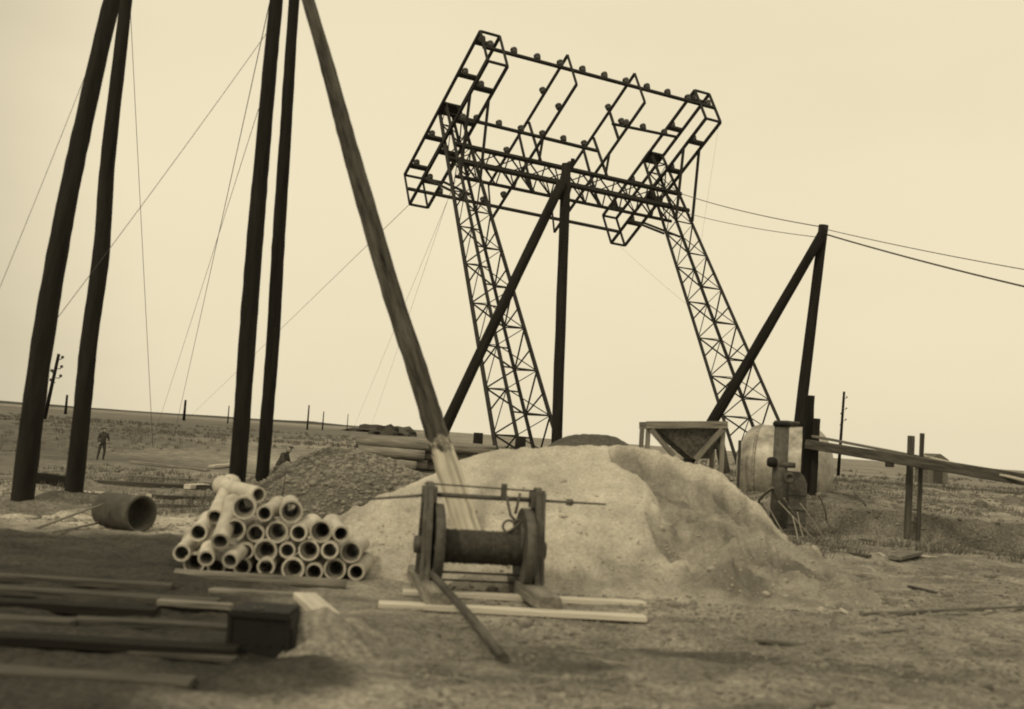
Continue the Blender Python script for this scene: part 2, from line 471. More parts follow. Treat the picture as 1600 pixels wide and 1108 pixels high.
for mu_, lab in ((0.0, 'left mast'), (S, 'right mast')):
    cap_mw = Matrix((GU, -GW, GV)).transposed().to_4x4(); cap_mw.translation = g(mu_, VT - 0.02, 0)
    mast = prism('mast', [(-.42, -.3), (.42, -.3), (.42, .32), (-.42, .32)], 0.1, M['steel'], cap_mw, gantry)
    c = {}
    for su in (-1, 1):
        for sw in (-1, 1):
            p0 = (mu_ + su * MB[0], -0.05, sw * MB[1] + RW); p1 = (mu_ + su * MT, VT, sw * MT)
            c[su, sw] = (Vector(p0), Vector(p1))
            angle_bar('chord', g(*p0), g(*p1), 0.125, 0.025, M['steel'], mast, (GU * su + GW * sw).normalized())
            beam('base_plate', g(p0[0], -0.08, p0[2]), g(p0[0], -0.02, p0[2]), 0.4, 0.4, M['steel'], mast, GU)
    def cp(k, v_):
        a, b = c[k]; return tuple(a.lerp(b, (v_ + 0.05) / (VT + 0.05)))
    PER = 1.86
    for fi, (k0, k1) in enumerate((((-1, -1), (1, -1)), ((1, -1), (1, 1)), ((1, 1), (-1, 1)), ((-1, 1), (-1, -1)))):
        v_ = 0.25 + (PER / 2 if fi % 2 else 0)
        heavy = (0.045, 0.045, 0.026, 0.026)[fi]
        while v_ < VT - 0.35:
            top = min(v_ + PER, VT - 0.15)
            gbar('lattice_bar', cp(k0, v_), cp(k1, v_), 0.04, mast)
            if v_ + PER * .5 < VT - 0.2:
                gbar('lattice_bar', cp(k0, v_), cp(k1, v_ + PER * .5), heavy, mast)
                gbar('lattice_bar', cp(k1, v_ + PER * .5), cp(k0, top), heavy, mast)
            v_ += PER
    # knee braces between rack and mast
    for sw in (-1, 1):
        for su in (-1, 1):
            gbar('knee_brace', (mu_ + su * 0.4, VA, sw * 2.34), (mu_ + su * 0.42, 13.4, sw * 0.5 + .05), 0.09, mast)
# crossbeam: a box lattice between the masts
cb_v = (15.15, 14.2); cbw = 0.4
cbm = gbar('crossbeam', (-0.3, cb_v[0], -cbw), (S + 0.5, cb_v[0], -cbw), 0.17, t2=0.17)
gbar('chord', (-0.3, cb_v[0], cbw), (S + 0.5, cb_v[0], cbw), 0.15, cbm)
gbar('chord', (-0.3, cb_v[1], cbw), (S + 0.6, cb_v[1], cbw), 0.15, cbm)
gbar('chord', (-0.1, cb_v[1], -cbw), (S + 0.2, cb_v[1], -cbw), 0.10, cbm)
NB = 12
for k in range(NB):
    u0, u1 = S * k / NB, S * (k + 1) / NB; um = (u0 + u1) / 2
    for sw in (-1, 1):
        gbar('lattice_bar', (u0, cb_v[1], sw * cbw), (um, cb_v[0], sw * cbw), 0.05, cbm)
        gbar('lattice_bar', (um, cb_v[0], sw * cbw), (u1, cb_v[1], sw * cbw), 0.05, cbm)
        if k % 2: gbar('lattice_bar', (u0, cb_v[1], sw * cbw), (u0, cb_v[0], sw * cbw), 0.05, cbm)
    gbar('lattice_bar', (u0, cb_v[0], -cbw), (u1, cb_v[0], cbw), 0.035, cbm)
    gbar('lattice_bar', (u0, cb_v[1], cbw), (u1, cb_v[1], -cbw), 0.035, cbm)
# rack: two box frames over the masts, two flat frames between them
for mu_, cc in ((0.0, 0.416), (S, 0.375)):
    for su in (-1, 1):
        u = mu_ + su * cc
        for vv in (VA, VT):
            gbar('rack_rail', (u, vv, W0), (u, vv, W1), 0.105)
        for ww in (W0, W1):
            gbar('end_post', (u, VA, ww), (u, VT, ww), 0.09)
    for vv in (VA, VT):
        for ww in (W0, W1): gbar('end_tie', (mu_ - cc, vv, ww), (mu_ + cc, vv, ww), 0.08)
    for vv, wl in ((VT, (-3.4, -1.65, 1.83, 3.5)), (VA, (-2.5, -0.8, 0.95, 2.7))):
        for ww in wl:
            sh = gbar('shelf_plate', (mu_ - cc, vv + .02, ww), (mu_ + cc, vv + .02, ww), 0.20, t2=0.13)
            insulator(mu_ - 0.05, vv + .08, ww, sh)
for u in (3.444, 6.634):
    for vv in (VA, VT): gbar('rack_rail', (u, vv, W0 + (.4 if vv == VT else 0)), (u, vv, W1), 0.095)
    gbar('end_post', (u, VA, W1), (u, VT, W1), 0.08)
    gbar('end_post', (u, VA, W0), (u, VT, W0 + .4), 0.08)
    gbar('rack_post', (u + .1, VT, .32), (u + .12, cb_v[0], .4), 0.10)
    gbar('rack_post', (u - .1, VT, -.3), (u - .1, cb_v[1], -.4), 0.10)
    gbar('rack_post', (u, VA, -.9), (u, cb_v[1], -.4), 0.08)
    gbar('rack_post', (u, VA, 1.1), (u, cb_v[0], .4), 0.08)
    for vv, ww in ((VT, -1.6), (VA, -2.6), (VA, 2.6), (VT, 1.9)):
        insulator(u, vv + .05, ww, gantry)
b1 = gbar('insulator_bar', (-0.45, VM, 3.98), (10.4, VM, 4.02), 0.11)
for k in range(11): insulator(-0.1 + 1.025 * k, VM + .05, 3.99, b1)
b2 = gbar('insulator_bar', (0.0, VM, 0.44), (6.65, VM, 0.38), 0.11)
for k in range(1, 7): insulator(0.35 + 1.02 * (k - 1) + .6, VM + .05, 0.41, b2)
b3 = gbar('insulator_bar', (6.5, VM, 1.95), (9.75, VM, 2.1), 0.09)
for u in (7.0, 7.25, 8.1, 9.2): insulator(u, VM + .05, 2.0, b3)
gbar('rack_post', (6.63, VT, 1.9), (6.63, VA, 1.9), 0.10)
b4 = gbar('insulator_bar', (-0.4, VM, -3.93), (10.4, VM, -4.0), 0.11)
for k in (1, 2, 3): insulator(0.1 + 1.04 * k, VM + .05, -3.93, b4)

# ------------------------------------------------------------------ strutted line poles
def strutted(name, top, base, strut_top, strut_base, Y, r, label):
    pb = at(*base, Y); pb.z = tz(pb.x, pb.y) - 0.1
    pt = at(*top, Y)
    root = thing(name, (pb.x, pb.y, tz(pb.x, pb.y)), label, 'line pole', 'line poles with a raking strut')
    log('pole', pb, pt, r * 1.12, r * 0.92, M['creosote'], root, 14, 10, 0.003)
    st = at(*strut_top, Y); st.y -= r
    d = at(*strut_base, Y) - at(*strut_top, Y); d.normalize()
    sb = st + d * ((tz(st.x, st.y) - 0.1 - st.z) / d.z)
    log('strut', sb, st, r * 1.1, r * 0.9, M['creosote'], root, 14, 10, 0.003)
    return root, pt
sp1, top1 = strutted('strutted_line_pole', (885, 256), (873, 690), (878, 286), (697, 668), 28.5, 0.135, 'dark upright pole with raking strut standing in front of the steel gantry')
q = top1 + Vector((0.14, 0, -0.12))
beam('peg', q, q + Vector((0.02, 0, 0.26)), 0.1, 0.1, M['creosote'], sp1)
sp2, top2 = strutted('strutted_line_pole', (1287, 352), (1240, 672), (1283, 366), (1110, 660), 33.5, 0.155, 'dark strutted pole behind the round tank carrying the overhead line')

# ------------------------------------------------------------------ big timber poles in the left foreground
COLLARS = []
def collar(x, y, r): COLLARS.append((x, y, r))
def big_pole(name, pts, Y, wpx, label, grp, material=None, base_px=None):
    P = [at(x, y, Y) for x, y in pts]
    b = P[-1].copy(); d = (P[-1] - P[-2]).normalized()
    zg = tz(b.x, b.y) - 0.25
    b = b + d * ((zg - b.z) / d.z)
    P[-1] = b
    P = P[::-1]; wpx = wpx[::-1]
    # densify
    Q = []; Rr = []
    for i in range(len(P) - 1):
        for k in range(8):
            t = k / 8; pa, pb, pc_, pd = P[max(i - 1, 0)], P[i], P[i + 1], P[min(i + 2, len(P) - 1)]
            Q.append(.5 * (2 * pb + (pc_ - pa) * t + (2 * pa - 5 * pb + 4 * pc_ - pd) * t ** 2 + (3 * pb - pa - 3 * pc_ + pd) * t ** 3)); Rr.append(0.5 * (wpx[i] + (wpx[i + 1] - wpx[i]) * t) * Y / FPX * random.uniform(.972, 1.03))
    Q.append(P[-1]); Rr.append(0.5 * wpx[-1] * Y / FPX)
    collar(P[0].x, P[0].y, Rr[0])
    o = round_bar(name, Q, Rr, material or M['creosote'], None, 18, True, 0.02)
    return tag(o, label, 'pole', grp)
G5 = 'heavy timber poles rising out of the picture'
big_pole('timber_pole', [(190, -60), (156, 80), (117, 256), (98, 351), (72, 500), (52, 640), (34, 790)], 16.5, [25, 27, 29, 31, 33, 34, 35], 'thick bent black timber pole at the far left edge', G5)
big_pole('timber_pole', [(204, -60), (188, 80), (168, 256), (158, 396), (139, 535), (129, 636), (115, 770)], 18.5, [18, 20, 23, 26, 26, 27, 28], 'black timber pole rising beside the large dark pipe', G5)
big_pole('timber_pole', [(438, -60), (424, 80), (411, 228), (399, 368), (387, 524), (378, 653), (368, 780)], 18.0, [20, 22, 24, 26, 27, 26, 27], 'thicker left one of the twin black poles behind the pipe pile', G5)
big_pole('timber_pole', [(464, -60), (454, 80), (445, 228), (435.6, 368), (427, 524), (417, 653), (407, 780)], 19.0, [16, 17.5, 19, 20, 20.5, 20, 21], 'thinner right one of the twin black poles behind the pipe pile', G5)
# slanting pole: lit look of the butt painted pale below the dark bark
def lit_butt_mat():
    m = mat('bark with painted lit butt', 0.125, 0.015, 11, (1, 1, 0.16), 0.9, 0.9, spec=.15)
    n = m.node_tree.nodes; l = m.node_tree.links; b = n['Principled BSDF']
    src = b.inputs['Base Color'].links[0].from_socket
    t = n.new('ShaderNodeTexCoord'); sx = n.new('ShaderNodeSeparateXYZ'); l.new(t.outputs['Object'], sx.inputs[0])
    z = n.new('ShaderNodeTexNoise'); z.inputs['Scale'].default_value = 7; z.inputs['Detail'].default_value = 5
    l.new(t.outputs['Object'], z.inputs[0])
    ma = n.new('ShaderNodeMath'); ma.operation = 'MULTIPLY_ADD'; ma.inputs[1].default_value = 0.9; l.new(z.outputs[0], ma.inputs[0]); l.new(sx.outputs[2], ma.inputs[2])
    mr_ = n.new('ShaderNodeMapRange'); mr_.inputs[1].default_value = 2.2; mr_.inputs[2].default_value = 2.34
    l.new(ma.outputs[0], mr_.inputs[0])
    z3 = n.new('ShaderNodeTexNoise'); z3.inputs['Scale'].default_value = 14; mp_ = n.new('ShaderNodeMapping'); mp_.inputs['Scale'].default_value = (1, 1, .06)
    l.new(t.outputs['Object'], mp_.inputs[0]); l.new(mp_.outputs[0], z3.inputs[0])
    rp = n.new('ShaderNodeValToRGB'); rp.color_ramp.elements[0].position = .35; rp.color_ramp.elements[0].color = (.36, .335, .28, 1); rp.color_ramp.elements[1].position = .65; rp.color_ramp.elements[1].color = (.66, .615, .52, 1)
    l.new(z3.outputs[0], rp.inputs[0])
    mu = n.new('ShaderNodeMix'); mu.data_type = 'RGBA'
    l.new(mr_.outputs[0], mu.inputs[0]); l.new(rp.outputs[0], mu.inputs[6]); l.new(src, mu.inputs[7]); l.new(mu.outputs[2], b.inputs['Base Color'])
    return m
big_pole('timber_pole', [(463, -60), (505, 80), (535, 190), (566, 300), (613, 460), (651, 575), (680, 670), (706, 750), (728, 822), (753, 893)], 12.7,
         [19, 22, 26, 29, 31, 33, 36, 39, 41, 42], 'slanting pole, dark above and coloured pale as if lit at the butt behind the winch', G5, lit_butt_mat())

# ------------------------------------------------------------------ wires
def wire(name, a, b, r, sag, label, cat, grp, n=14):
    a = Vector(a); b = Vector(b)
    P = [a.lerp(b, k / n) - Vector((0, 0, sag * 4 * (k / n) * (1 - k / n))) for k in range(n + 1)]
    return tag(round_bar(name, P, r, M['wire'], None, 5, True), label, cat, grp)
gt = g(S + .2, 15.1, 0.5)
wire('overhead_cable', gt, top2 + Vector((0, -.17, -.1)), 0.016, 0.12, 'upper cable from the gantry crossbeam to the strutted pole on the right', 'cable', 'overhead cables')
wire('overhead_cable', g(S + .35, 13.9, 0.5), top2 + Vector((0, -.17, -.42)), 0.012, 0.1, 'lower thin cable from the right gantry mast to the strutted pole', 'cable', 'overhead cables')
wire('overhead_cable', top2 + Vector((0, -.17, -.3)), at(1640, 457, 26), 0.024, 0.05, 'thick cable running down from the strutted pole to the right edge', 'cable', 'overhead cables')
wire('overhead_cable', top2 + Vector((0, -.17, -.15)), at(1640, 428, 26), 0.012, 0.05, 'thin cable running down from the strutted pole to the right edge', 'cable', 'overhead cables')
GW_ = 'guy wires'
def guy(a, b, r, label): wire('guy_wire', a, b, r * .62, 0.05, label, 'guy wire', GW_)
def gp(x, y, Y):
    p = at(x, y, Y); return p
pgd = onground(281, 700)
guy(g(-.42, VA, W0), onground(287, 660), 0.02, 'long guy wire from the lower left corner of the steel rack to the left horizon')
guy(at(425, 40, 18.0), at(73, 519, 16.6), 0.008, 'guy wire slanting down left across the sky between the black poles')
guy(at(200, -60, 40), onground(239, 700), 0.018, 'nearly upright guy wire right of the two left black poles')
guy(at(424, -8, 19), onground(270, 690), 0.014, 'guy wire falling steeply left from the twin black poles')
guy(at(404, 170, 19), onground(238, 690), 0.009, 'faintest guy wire falling left from the twin black poles')
guy(at(152, 70, 16.7), at(-40, 545, 16.7), 0.007, 'guy wire at the upper left corner behind the bent pole')
guy(g(0.3, 15.1, -.6), onground(574, 684), 0.012, 'thin guy wire from the left mast falling to the horizon left of the slanting pole')
guy(g(0.0, 14.2, -.6), onground(546, 684), 0.012, 'thin guy wire left of its neighbour, falling from the left mast')
guy(g(S, VA, W0), g(S - .4, 9.0, -.2), 0.006, 'very thin wire hanging from the lower right corner of the rack')
guy(g(S + .3, VA, W1), g(S + .5, 12.2, .5), 0.006, 'very thin wire hanging from the upper right corner of the rack')

# ------------------------------------------------------------------ sand heap
def heap(name, x0, x1, y0, y1, nx, ny, hfun, material, soilfun, base=-0.12):
    X, Y = np.meshgrid(np.linspace(x0, x1, nx), np.linspace(y0, y1, ny))
    H = hfun(X, Y)
    Z = np.where(H > 0, terrain(X, Y) * np.exp(-H * 2) + H, terrain(X, Y) + np.maximum(H, base))
    return grid_obj(name, X, Y, Z, material, soilfun(X, Y, H))
CX = np.array([-3.4, -2.75, -2.3, -1.8, -.95, -.55, -.17, .6, 1.1, 1.63, 1.85, 2.4, 2.83, 3.43, 3.9, 4.5, 5.2])
CZ = np.array([-.15, 0.0, .34, .62, 1.08, 1.30, 1.42, 1.54, 1.58, 1.66, 1.62, 1.50, 1.36, .98, .50, 0.0, -.2])
def sand_h(X, Y):
    wob = 0.18 * fbm(X * 0.7, Y * 0.7, 3, 11)
    prof = np.interp(X + 0.1 * wob, CX, CZ)
    dy = Y - 15 - 0.15 * vnoise(X * 0.7, 0 * X, 3)
    front = np.where(dy < 0, -dy / 3.25, dy / 3.6) * (1 + .12 * vnoise(X * .8, Y * .3, 14))
    s = np.clip(1 - front, -0.3, 1)
    s = np.where(s > 0, np.where(s > .86, .86 + (s - .86) * .6 + .056 * np.clip((s - .86) / .14, 0, 1), s), s)
    h = np.minimum(prof, 2) * s
    # slumped scarp on the right-hand side: the sand has been dug away below a curved lip
    cx, cy = 1.75, 14.6
    e = (X - 1.45) - 0.55 * (14.8 - Y) * 0.3 + 0.22 * fbm(X * 1.3, Y * 1.3, 3, 17)
    cut = sstep(-.05, .12, e) * (1 - sstep(3.2, 3.9, X)) * sstep(11.7, 12.4, Y) * (1 - sstep(14.72, 14.9, Y + .06 * fbm(X * 2, Y, 3, 19)))
    h = h - cut * np.clip(h, 0, 1) * (0.15 + .07 * np.abs(vnoise((X - .25 * Y) * 5, Y * .6, 71)) + .09 * fbm(X * 2.2, Y * 1.4, 5, 73))
    low = 1 - sstep(0.35, 0.95, h)
    h = h + (0.10 * fbm(X * 1.9, Y * 1.9, 5, 23) * (.6 + .6 * sstep(-.2, .6, fbm(X * .7, Y * .7, 2, 99))) + .02 * fbm(X * 9, Y * 9, 3, 27)) * np.clip(h * 4, 0, 1) * (0.22 + 1.1 * low + 0.6 * sstep(1.6, 2.2, X))
    h = h + 0.02 * fbm(X * 1.5, Y * 1.5, 3, 29) * np.clip(h * 4, 0, 1)
    rough = .35 + .65 * np.clip(low + sstep(1.5, 2.0, X), 0, 1)
    rid = np.abs(vnoise(X * 3.1 + .8 * Y, Y * 3.1, 141)) + .5 * np.abs(vnoise(X * 6.7, Y * 6.7 + X, 142)) + .3 * np.abs(vnoise(X * 13, Y * 13, 143))
    h = h - .055 * (rid - .5) * rough * np.clip(h * 4, 0, 1) + .012 * fbm(X * 11, Y * 11, 2, 144) * rough * np.clip(h * 4, 0, 1)
    # gullies washed down the right flank
    h = h - 0.05 * np.abs(vnoise((X - Y * 0.35) * 3.2, Y * .5, 33)) * sstep(1.4, 2.4, X) * np.clip(h * 2, 0, 1)
    return h - 0.03
def sand_soil(X, Y, H):
    n = fbm(X * 0.9, Y * 0.9, 4, 37)
    face_shade = sstep(1.4, 1.65, X - .165 * (14.8 - Y) + .22 * fbm(X * 1.3, Y * 1.3, 3, 17)) * (1 - sstep(14.74, 14.92, Y + .06 * n)) * (.88 + .25 * vnoise(X * 2.5, Y * 2.5, 57))  # shade of the dug right face painted into the sand colour
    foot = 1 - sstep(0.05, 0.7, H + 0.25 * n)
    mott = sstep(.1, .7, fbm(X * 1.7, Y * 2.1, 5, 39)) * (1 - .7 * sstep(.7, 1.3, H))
    return np.clip(1.06 - (0.50 - .22 * foot) * np.clip(face_shade * 1.15, 0, 1) - 0.20 * foot - .20 * mott + .10 * fbm(X * 5, Y * 5, 3, 151), .3, 1.2)
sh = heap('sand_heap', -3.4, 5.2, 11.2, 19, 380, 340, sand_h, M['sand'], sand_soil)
tag(sh, 'big pale heap of sand behind the winch', 'sand heap')
pp = []
for _ in range(2600):
    x = random.uniform(-2.6, 4.6); y = random.uniform(11.3, 14.9)
    h = float(sand_h(np.array([x]), np.array([y]))[0])
    if h < -0.02 or random.random() < (h - .1) * .9 or (x < 1.2 and random.random() < .45): continue
    pp.append((x, y, h + tz(x, y) * math.exp(-max(h, 0) * 2)))
st = scatter('sand_clods', pp, rng.uniform(.006, .022, len(pp)) * (1 + 1.2 * (rng.random(len(pp)) > .95)), mat('lumps of sand', 0.34, 0.20, 8, (1, 1, 1), 0.95, 0.4), sh)
st['kind'] = 'stuff'
# gravel heap
gc = onground(535, 800)
GXc, GYc = at(552, 750, 19.5).x, 19.5
def gravel_h(X, Y):
    d = np.sqrt((X - GXc) ** 2 + (Y - GYc) ** 2)
    h = np.interp(d, [0, .25, 1.25, 1.75, 2.15, 3.5], [1.22, 1.17, .78, .48, 0, -.3])
    return h + .07 * fbm(X * 1.6, Y * 1.6, 5, 45) * np.clip(h * 3, 0, 1)
gh = heap('gravel_heap', GXc - 2.9, GXc + 2.9, GYc - 2.6, GYc + 2.6, 150, 150, gravel_h, M['gravel'], lambda X, Y, H: np.ones_like(X))
gh.data.materials[0] = M['gravel']
tag(gh, 'darker cone of gravel behind the stacked pipes', 'gravel heap')
pp = []
for _ in range(6000):
    x = GXc + random.uniform(-2.3, 2.0); y = GYc + random.uniform(-2.2, .4)
    h = float(gravel_h(np.array([x]), np.array([y]))[0])
    if h > 0: pp.append((x, y, h + tz(x, y) * math.exp(-h * 2)))
    elif h > -.25 and random.random() < .5: pp.append((x, y, tz(x, y)))
st = scatter('gravel_stones', pp, rng.uniform(.008, .03, len(pp)) * (1 + 2.2 * rng.random(len(pp)) ** 6), M['stone'], gh); st['kind'] = 'stuff'
# dark spoil heap just behind the sand crest
sx0 = at(925, 690, 21).x
def spoil_h(X, Y):
    d = np.sqrt(((X - sx0) / 1.5) ** 2 + ((Y - 21) / 2.2) ** 2)
    return 1.72 * np.clip(1 - d ** 3.2, -.1, 1) + .05 * fbm(X * 2, Y * 2, 4, 48) * (d < 1)
tag(heap('spoil_heap', sx0 - 1.9, sx0 + 1.9, 18.4, 23.6, 70, 80, spoil_h, M['earth'], lambda X, Y, H: np.ones_like(X)), 'dark spoil mound showing just above the crest of the sand heap', 'spoil heap')

# ------------------------------------------------------------------ winch on two skids
WX = Vector((0.985, 0.172, 0)); WY = Vector((-0.172, 0.985, 0)); WC = Vector((-0.185, 11.25, -0.015))
def wl(x, y, z): return WC + WX * x + WY * y + Vector((0, 0, z))
winch = thing('hand_winch', wl(0, 0, 0.05), 'old iron hand winch with wound drum standing on two timber skids', 'winch')
def wmat(x, y, z, axis='x'):
    if axis == 'x':   # local z along winch axis
        m = Matrix((WY, Vector((0, 0, 1)), WX)).transposed().to_4x4()
    else:
        m = Matrix((WX, WY, Vector((0, 0, 1)))).transposed().to_4x4()
    m.translation = wl(x, y, z); return m
DZ = 0.49
prof = [(.06, -.50)]
for k in range(60):
    zc = -.47 + .94 * k / 59; bul = .166 + random.uniform(-.005, .005)
    prof += [(bul - .010, zc - .007), (bul + .004, zc)]
prof += [(.06, .50)]
drum = lathe('drum', prof, M['rope'], wmat(0, 0, DZ), winch, 32)
for s in (-1, 1):
    fl = lathe('flange', [(.06, -.035), (.385, -.035), (.40, -.045), (.41, -.045), (.41, .045), (.40, .045), (.385, .035), (.06, .035)], M['iron'], wmat(s * .445, 0, DZ), winch, 40)
    for k in range(8):
        a = k * math.pi / 4
        beam('spoke', wl(s * .478, .06 * math.cos(a), DZ + .06 * math.sin(a)), wl(s * .478, .38 * math.cos(a), DZ + .38 * math.sin(a)), .03, .02, M['iron'], fl, WX)
    # cheek plate of the side frame
    poly = [(-.30, .12), (.30, .12), (.24, .30), (.22, .62), (.13, .86), (.10, 1.04), (.06, 1.08), (-.06, 1.08), (-.10, 1.04), (-.13, .86), (-.22, .62), (-.24, .30)]
    ck = prism('side_plate', poly, .06, M['iron'], wmat(s * .545 - .03, 0, 0.03), winch)
    beam('shaft_block', wl(s * .545 - .07, 0, .985), wl(s * .545 + .07, 0, .985), .2, .16, M['iron'], ck, Zv, .01)
    for y0, y1, z0, z1 in ((-.27, -.09, .16, 1.05), (.27, .09, .16, 1.05)):
        beam('frame_bar', wl(s * .592, y0, z0), wl(s * .592, y1, z1), .05, .03, M['iron'], ck, WX)
    lathe('bearing', [(.03, -.05), (.085, -.05), (.085, .05), (.03, .05)], M['iron'], wmat(s * .61, 0, DZ), ck, 20)
    for k in range(6):
        zz = .2 + .15 * k
        for yy in (-.16, .16):
            lathe('bolt', [(.016, 0), (.016, .014), (.008, .018)], M['iron'], wmat(s * .548 + (.029 if s > 0 else -.047), yy * (1.2 - zz * .5), zz), ck, 6)
    # skid
    sk = beam('skid', wl(s * .50, -1.05, .115), wl(s * .50, 0.92, .115), .24, .13, M['wood'], winch, Vector((0, 0, 1)), .012)
round_bar('tie_rod', [wl(-.60, 0, 1.09), wl(.62, 0, 1.075)], .009, M['iron'], winch, 8)
round_bar('tie_rod', [wl(-.55, -.02, .235), wl(.55, -.02, .235)], .012, M['iron'], winch, 8)
round_bar('tie_rod', [wl(-.55, .12, .14), wl(.55, .12, .14)], .010, M['iron'], winch, 8)
round_bar('crank_shaft', [wl(-.56, 0, .985), wl(.60, 0, .985)], .024, M['iron'], winch, 12)
hd = round_bar('crank_handle', [wl(.60, 0, .985), wl(.93, 0, .985), wl(1.26, 0, .985)], [.014, .012, .009], M['iron'], winch, 8)
lathe('collar', [(.014, -.03), (.034, -.03), (.034, .03), (.014, .03)], M['iron'], wmat(.88, 0, .985), hd, 14)
hl_ = round_bar('crank_handle', [wl(-.56, -.02, .985), wl(-.66, -.02, .965), wl(-1.14, -.03, .905)], [.017, .015, .011], M['iron'], winch, 8)
beam('pawl_bracket', wl(.20, 0, .97), wl(.20, 0, 1.13), .07, .05, M['iron'], winch, WX)
round_bar('pawl', [wl(.22, -.03, 1.02), wl(.28, -.03, .82), wl(.345, -.04, .76)], .014, M['iron'], winch, 8)
round_bar('pawl', [wl(.36, -.03, 1.05), wl(.325, -.03, .84)], .014, M['iron'], winch, 8)
def ring(name, c, r, tube, ax, ay, material, parent, n=22):
    P = [c + ax * (r * math.cos(2 * math.pi * k / n)) + ay * (r * math.sin(2 * math.pi * k / n)) for k in range(n + 1)]
    V = []; F = []
    for k in range(n):
        a = 2 * math.pi * k / n; d = ax * math.cos(a) + ay * math.sin(a); nz_ = ax.cross(ay)
        for j in range(6):
            b = 2 * math.pi * j / 6
            V.append(c + d * (r + tube * math.cos(b)) + nz_ * (tube * math.sin(b)))
    F = [(k * 6 + j, ((k + 1) % n) * 6 + j, ((k + 1) % n) * 6 + (j + 1) % 6, k * 6 + (j + 1) % 6) for k in range(n) for j in range(6)]
    mw = Matrix.Translation(c); V = [v - c for v in V]
    return mobj(name, V, F, material, mw, parent, True)
ring('ratchet_ring', wl(.265, -.05, .715), .06, .012, WX, Zv, M['iron'], winch)
ring('ratchet_ring', wl(.355, -.05, .74), .042, .011, WX, Zv, M['iron'], winch)
round_bar('ratchet_arm', [wl(.20, -.06, .63), wl(.29, -.06, .68), wl(.38, -.06, .76)], .014, M['iron'], winch, 8)
lathe('gear_wheel', [(.03, -.02)] + [(.19 + (.012 if k % 2 else 0), -.02) for k in range(2)] + [(.20, .02), (.03, .02)], M['iron'], wmat(.40, 0.03, DZ + .08), winch, 36)
# sawn planks below the skids, lever lying over the skid
def plank(name, p0, p1, wd, th, material, label, grp=None, cat='plank', parent=None):
    o = beam(name, p0, p1, wd, th, material, parent, Vector((0, 0, 1)), min(.006, th * .12))
    return tag(o, label, cat, grp)
PG = 'planks under the winch'
p0, p1 = onz(578, 962, .03), onz(1008, 966, .03)
plank('plank', (p0.x, 10.1, .03), (p1.x, 10.32, .03), .17, .05, M['pale_wood'], 'long pale sawn plank lying under the front ends of the skids', PG)
p0, p1 = onz(624, 933, .03), onz(1005, 941, .03)
plank('plank', (p0.x, 10.95, .03), (p1.x, 11.25, .03), .17, .05, M['pale_wood'], 'pale plank behind the front plank, under the middle of the skids', PG)
tag(log('lever_pole', Vector((-.70, 11.2, .24)), onground(786, 1036) + Vector((0, 0, .03)), .032, .04, M['dark_wood'], None, 10, 8, .006), 'dark lever pole lying over the left skid towards the camera', 'pole')

# ------------------------------------------------------------------ pile of clay sewer pipes
def pipe_mesh(name, r, L, socket):
    t = r * .24
    if socket:
        rs = r * 1.3
        prof = [(rs, 0), (rs, .075), (r * 1.05, .095), (r, .11), (r, L), (r - t, L), (r - t, .09), (rs - t, .07), (rs - t, 0)]
    else:
        prof = [(r, 0), (r, L - .11), (r * 1.05, L - .095), (r * 1.3, L - .075), (r * 1.3, L), (r * 1.3 - t, L), (r * 1.3 - t, L - .07), (r - t, L - .09), (r - t, 0)]
    n = 22; V = []; F = []; P = len(prof)
    for rr, z in prof:
        for k in range(n):
            a = 2 * math.pi * k / n; V.append((rr * math.cos(a), rr * math.sin(a), z))
    for i in range(P):
        j = (i + 1) % P
        F += [(i * n + k, i * n + (k + 1) % n, j * n + (k + 1) % n, j * n + k) for k in range(n)]
    me = bpy.data.meshes.new(name); me.from_pydata(V, [], F)
    me.materials.append(M['clay']); me.materials.append(M['clay_in'])
    inner = {5, 6, 7} if socket else {5, 6, 7}
    for i, p in enumerate(me.polygons):
        p.use_smooth = True
        if i // n in inner: p.material_index = 1
    bmx = bmesh.new(); bmx.from_mesh(me)
    for e in bmx.edges:
        if len(e.link_faces) == 2 and e.calc_face_angle() > .9: e.smooth = False
    bmesh.ops.recalc_face_normals(bmx, faces=bmx.faces)
    bmx.to_mesh(me); bmx.free()
    return me
PIPE_R, PIPE_L = 0.088, 0.80
pm = {True: pipe_mesh('clay_pipe', PIPE_R, PIPE_L, True), False: pipe_mesh('clay_pipe', PIPE_R, PIPE_L, False)}
K_ = 400 / 1430
# (cx, cy, socket end to camera, yaw, pitch, row words); the pile is five pipes high
pipes = {
 'bottom layer': [(150, 615, 1, 6, 2), (275, 628, 0, 5, 3), (420, 618, 0, 3, 3), (553, 620, 0, 5, 3), (706, 606, 1, 2, 1), (825, 620, 0, 2, 1), (940, 606, 1, 1, 1), (1060, 622, 0, 0, 1)],
 'second layer': [(85, 515, 0, 8, 2), (222, 545, 0, 10, 14), (355, 558, 0, -6, 14), (440, 505, 0, 3, 2), (552, 503, 1, 3, 1), (675, 500, 0, 2, 1), (795, 500, 1, 1, 1), (912, 500, 0, 0, 1), (1030, 510, 1, -1, 1)],
 'third layer': [(178, 400, 0, 7, 3), (300, 452, 0, 6, 22), (383, 384, 1, 4, 2), (498, 405, 0, 3, 1), (617, 398, 1, 2, 1), (738, 402, 0, 1, 1), (862, 394, 1, 0, 1), (975, 408, 0, 16, 2)],
 'fourth layer': [(272, 315, 0, 3, 24), (433, 262, 1, 8, 3), (547, 294, 0, 1, 2), (697, 284, 1, 12, 2)],
 'top of the pile': [(515, 190, 0, 40, 2)],
}
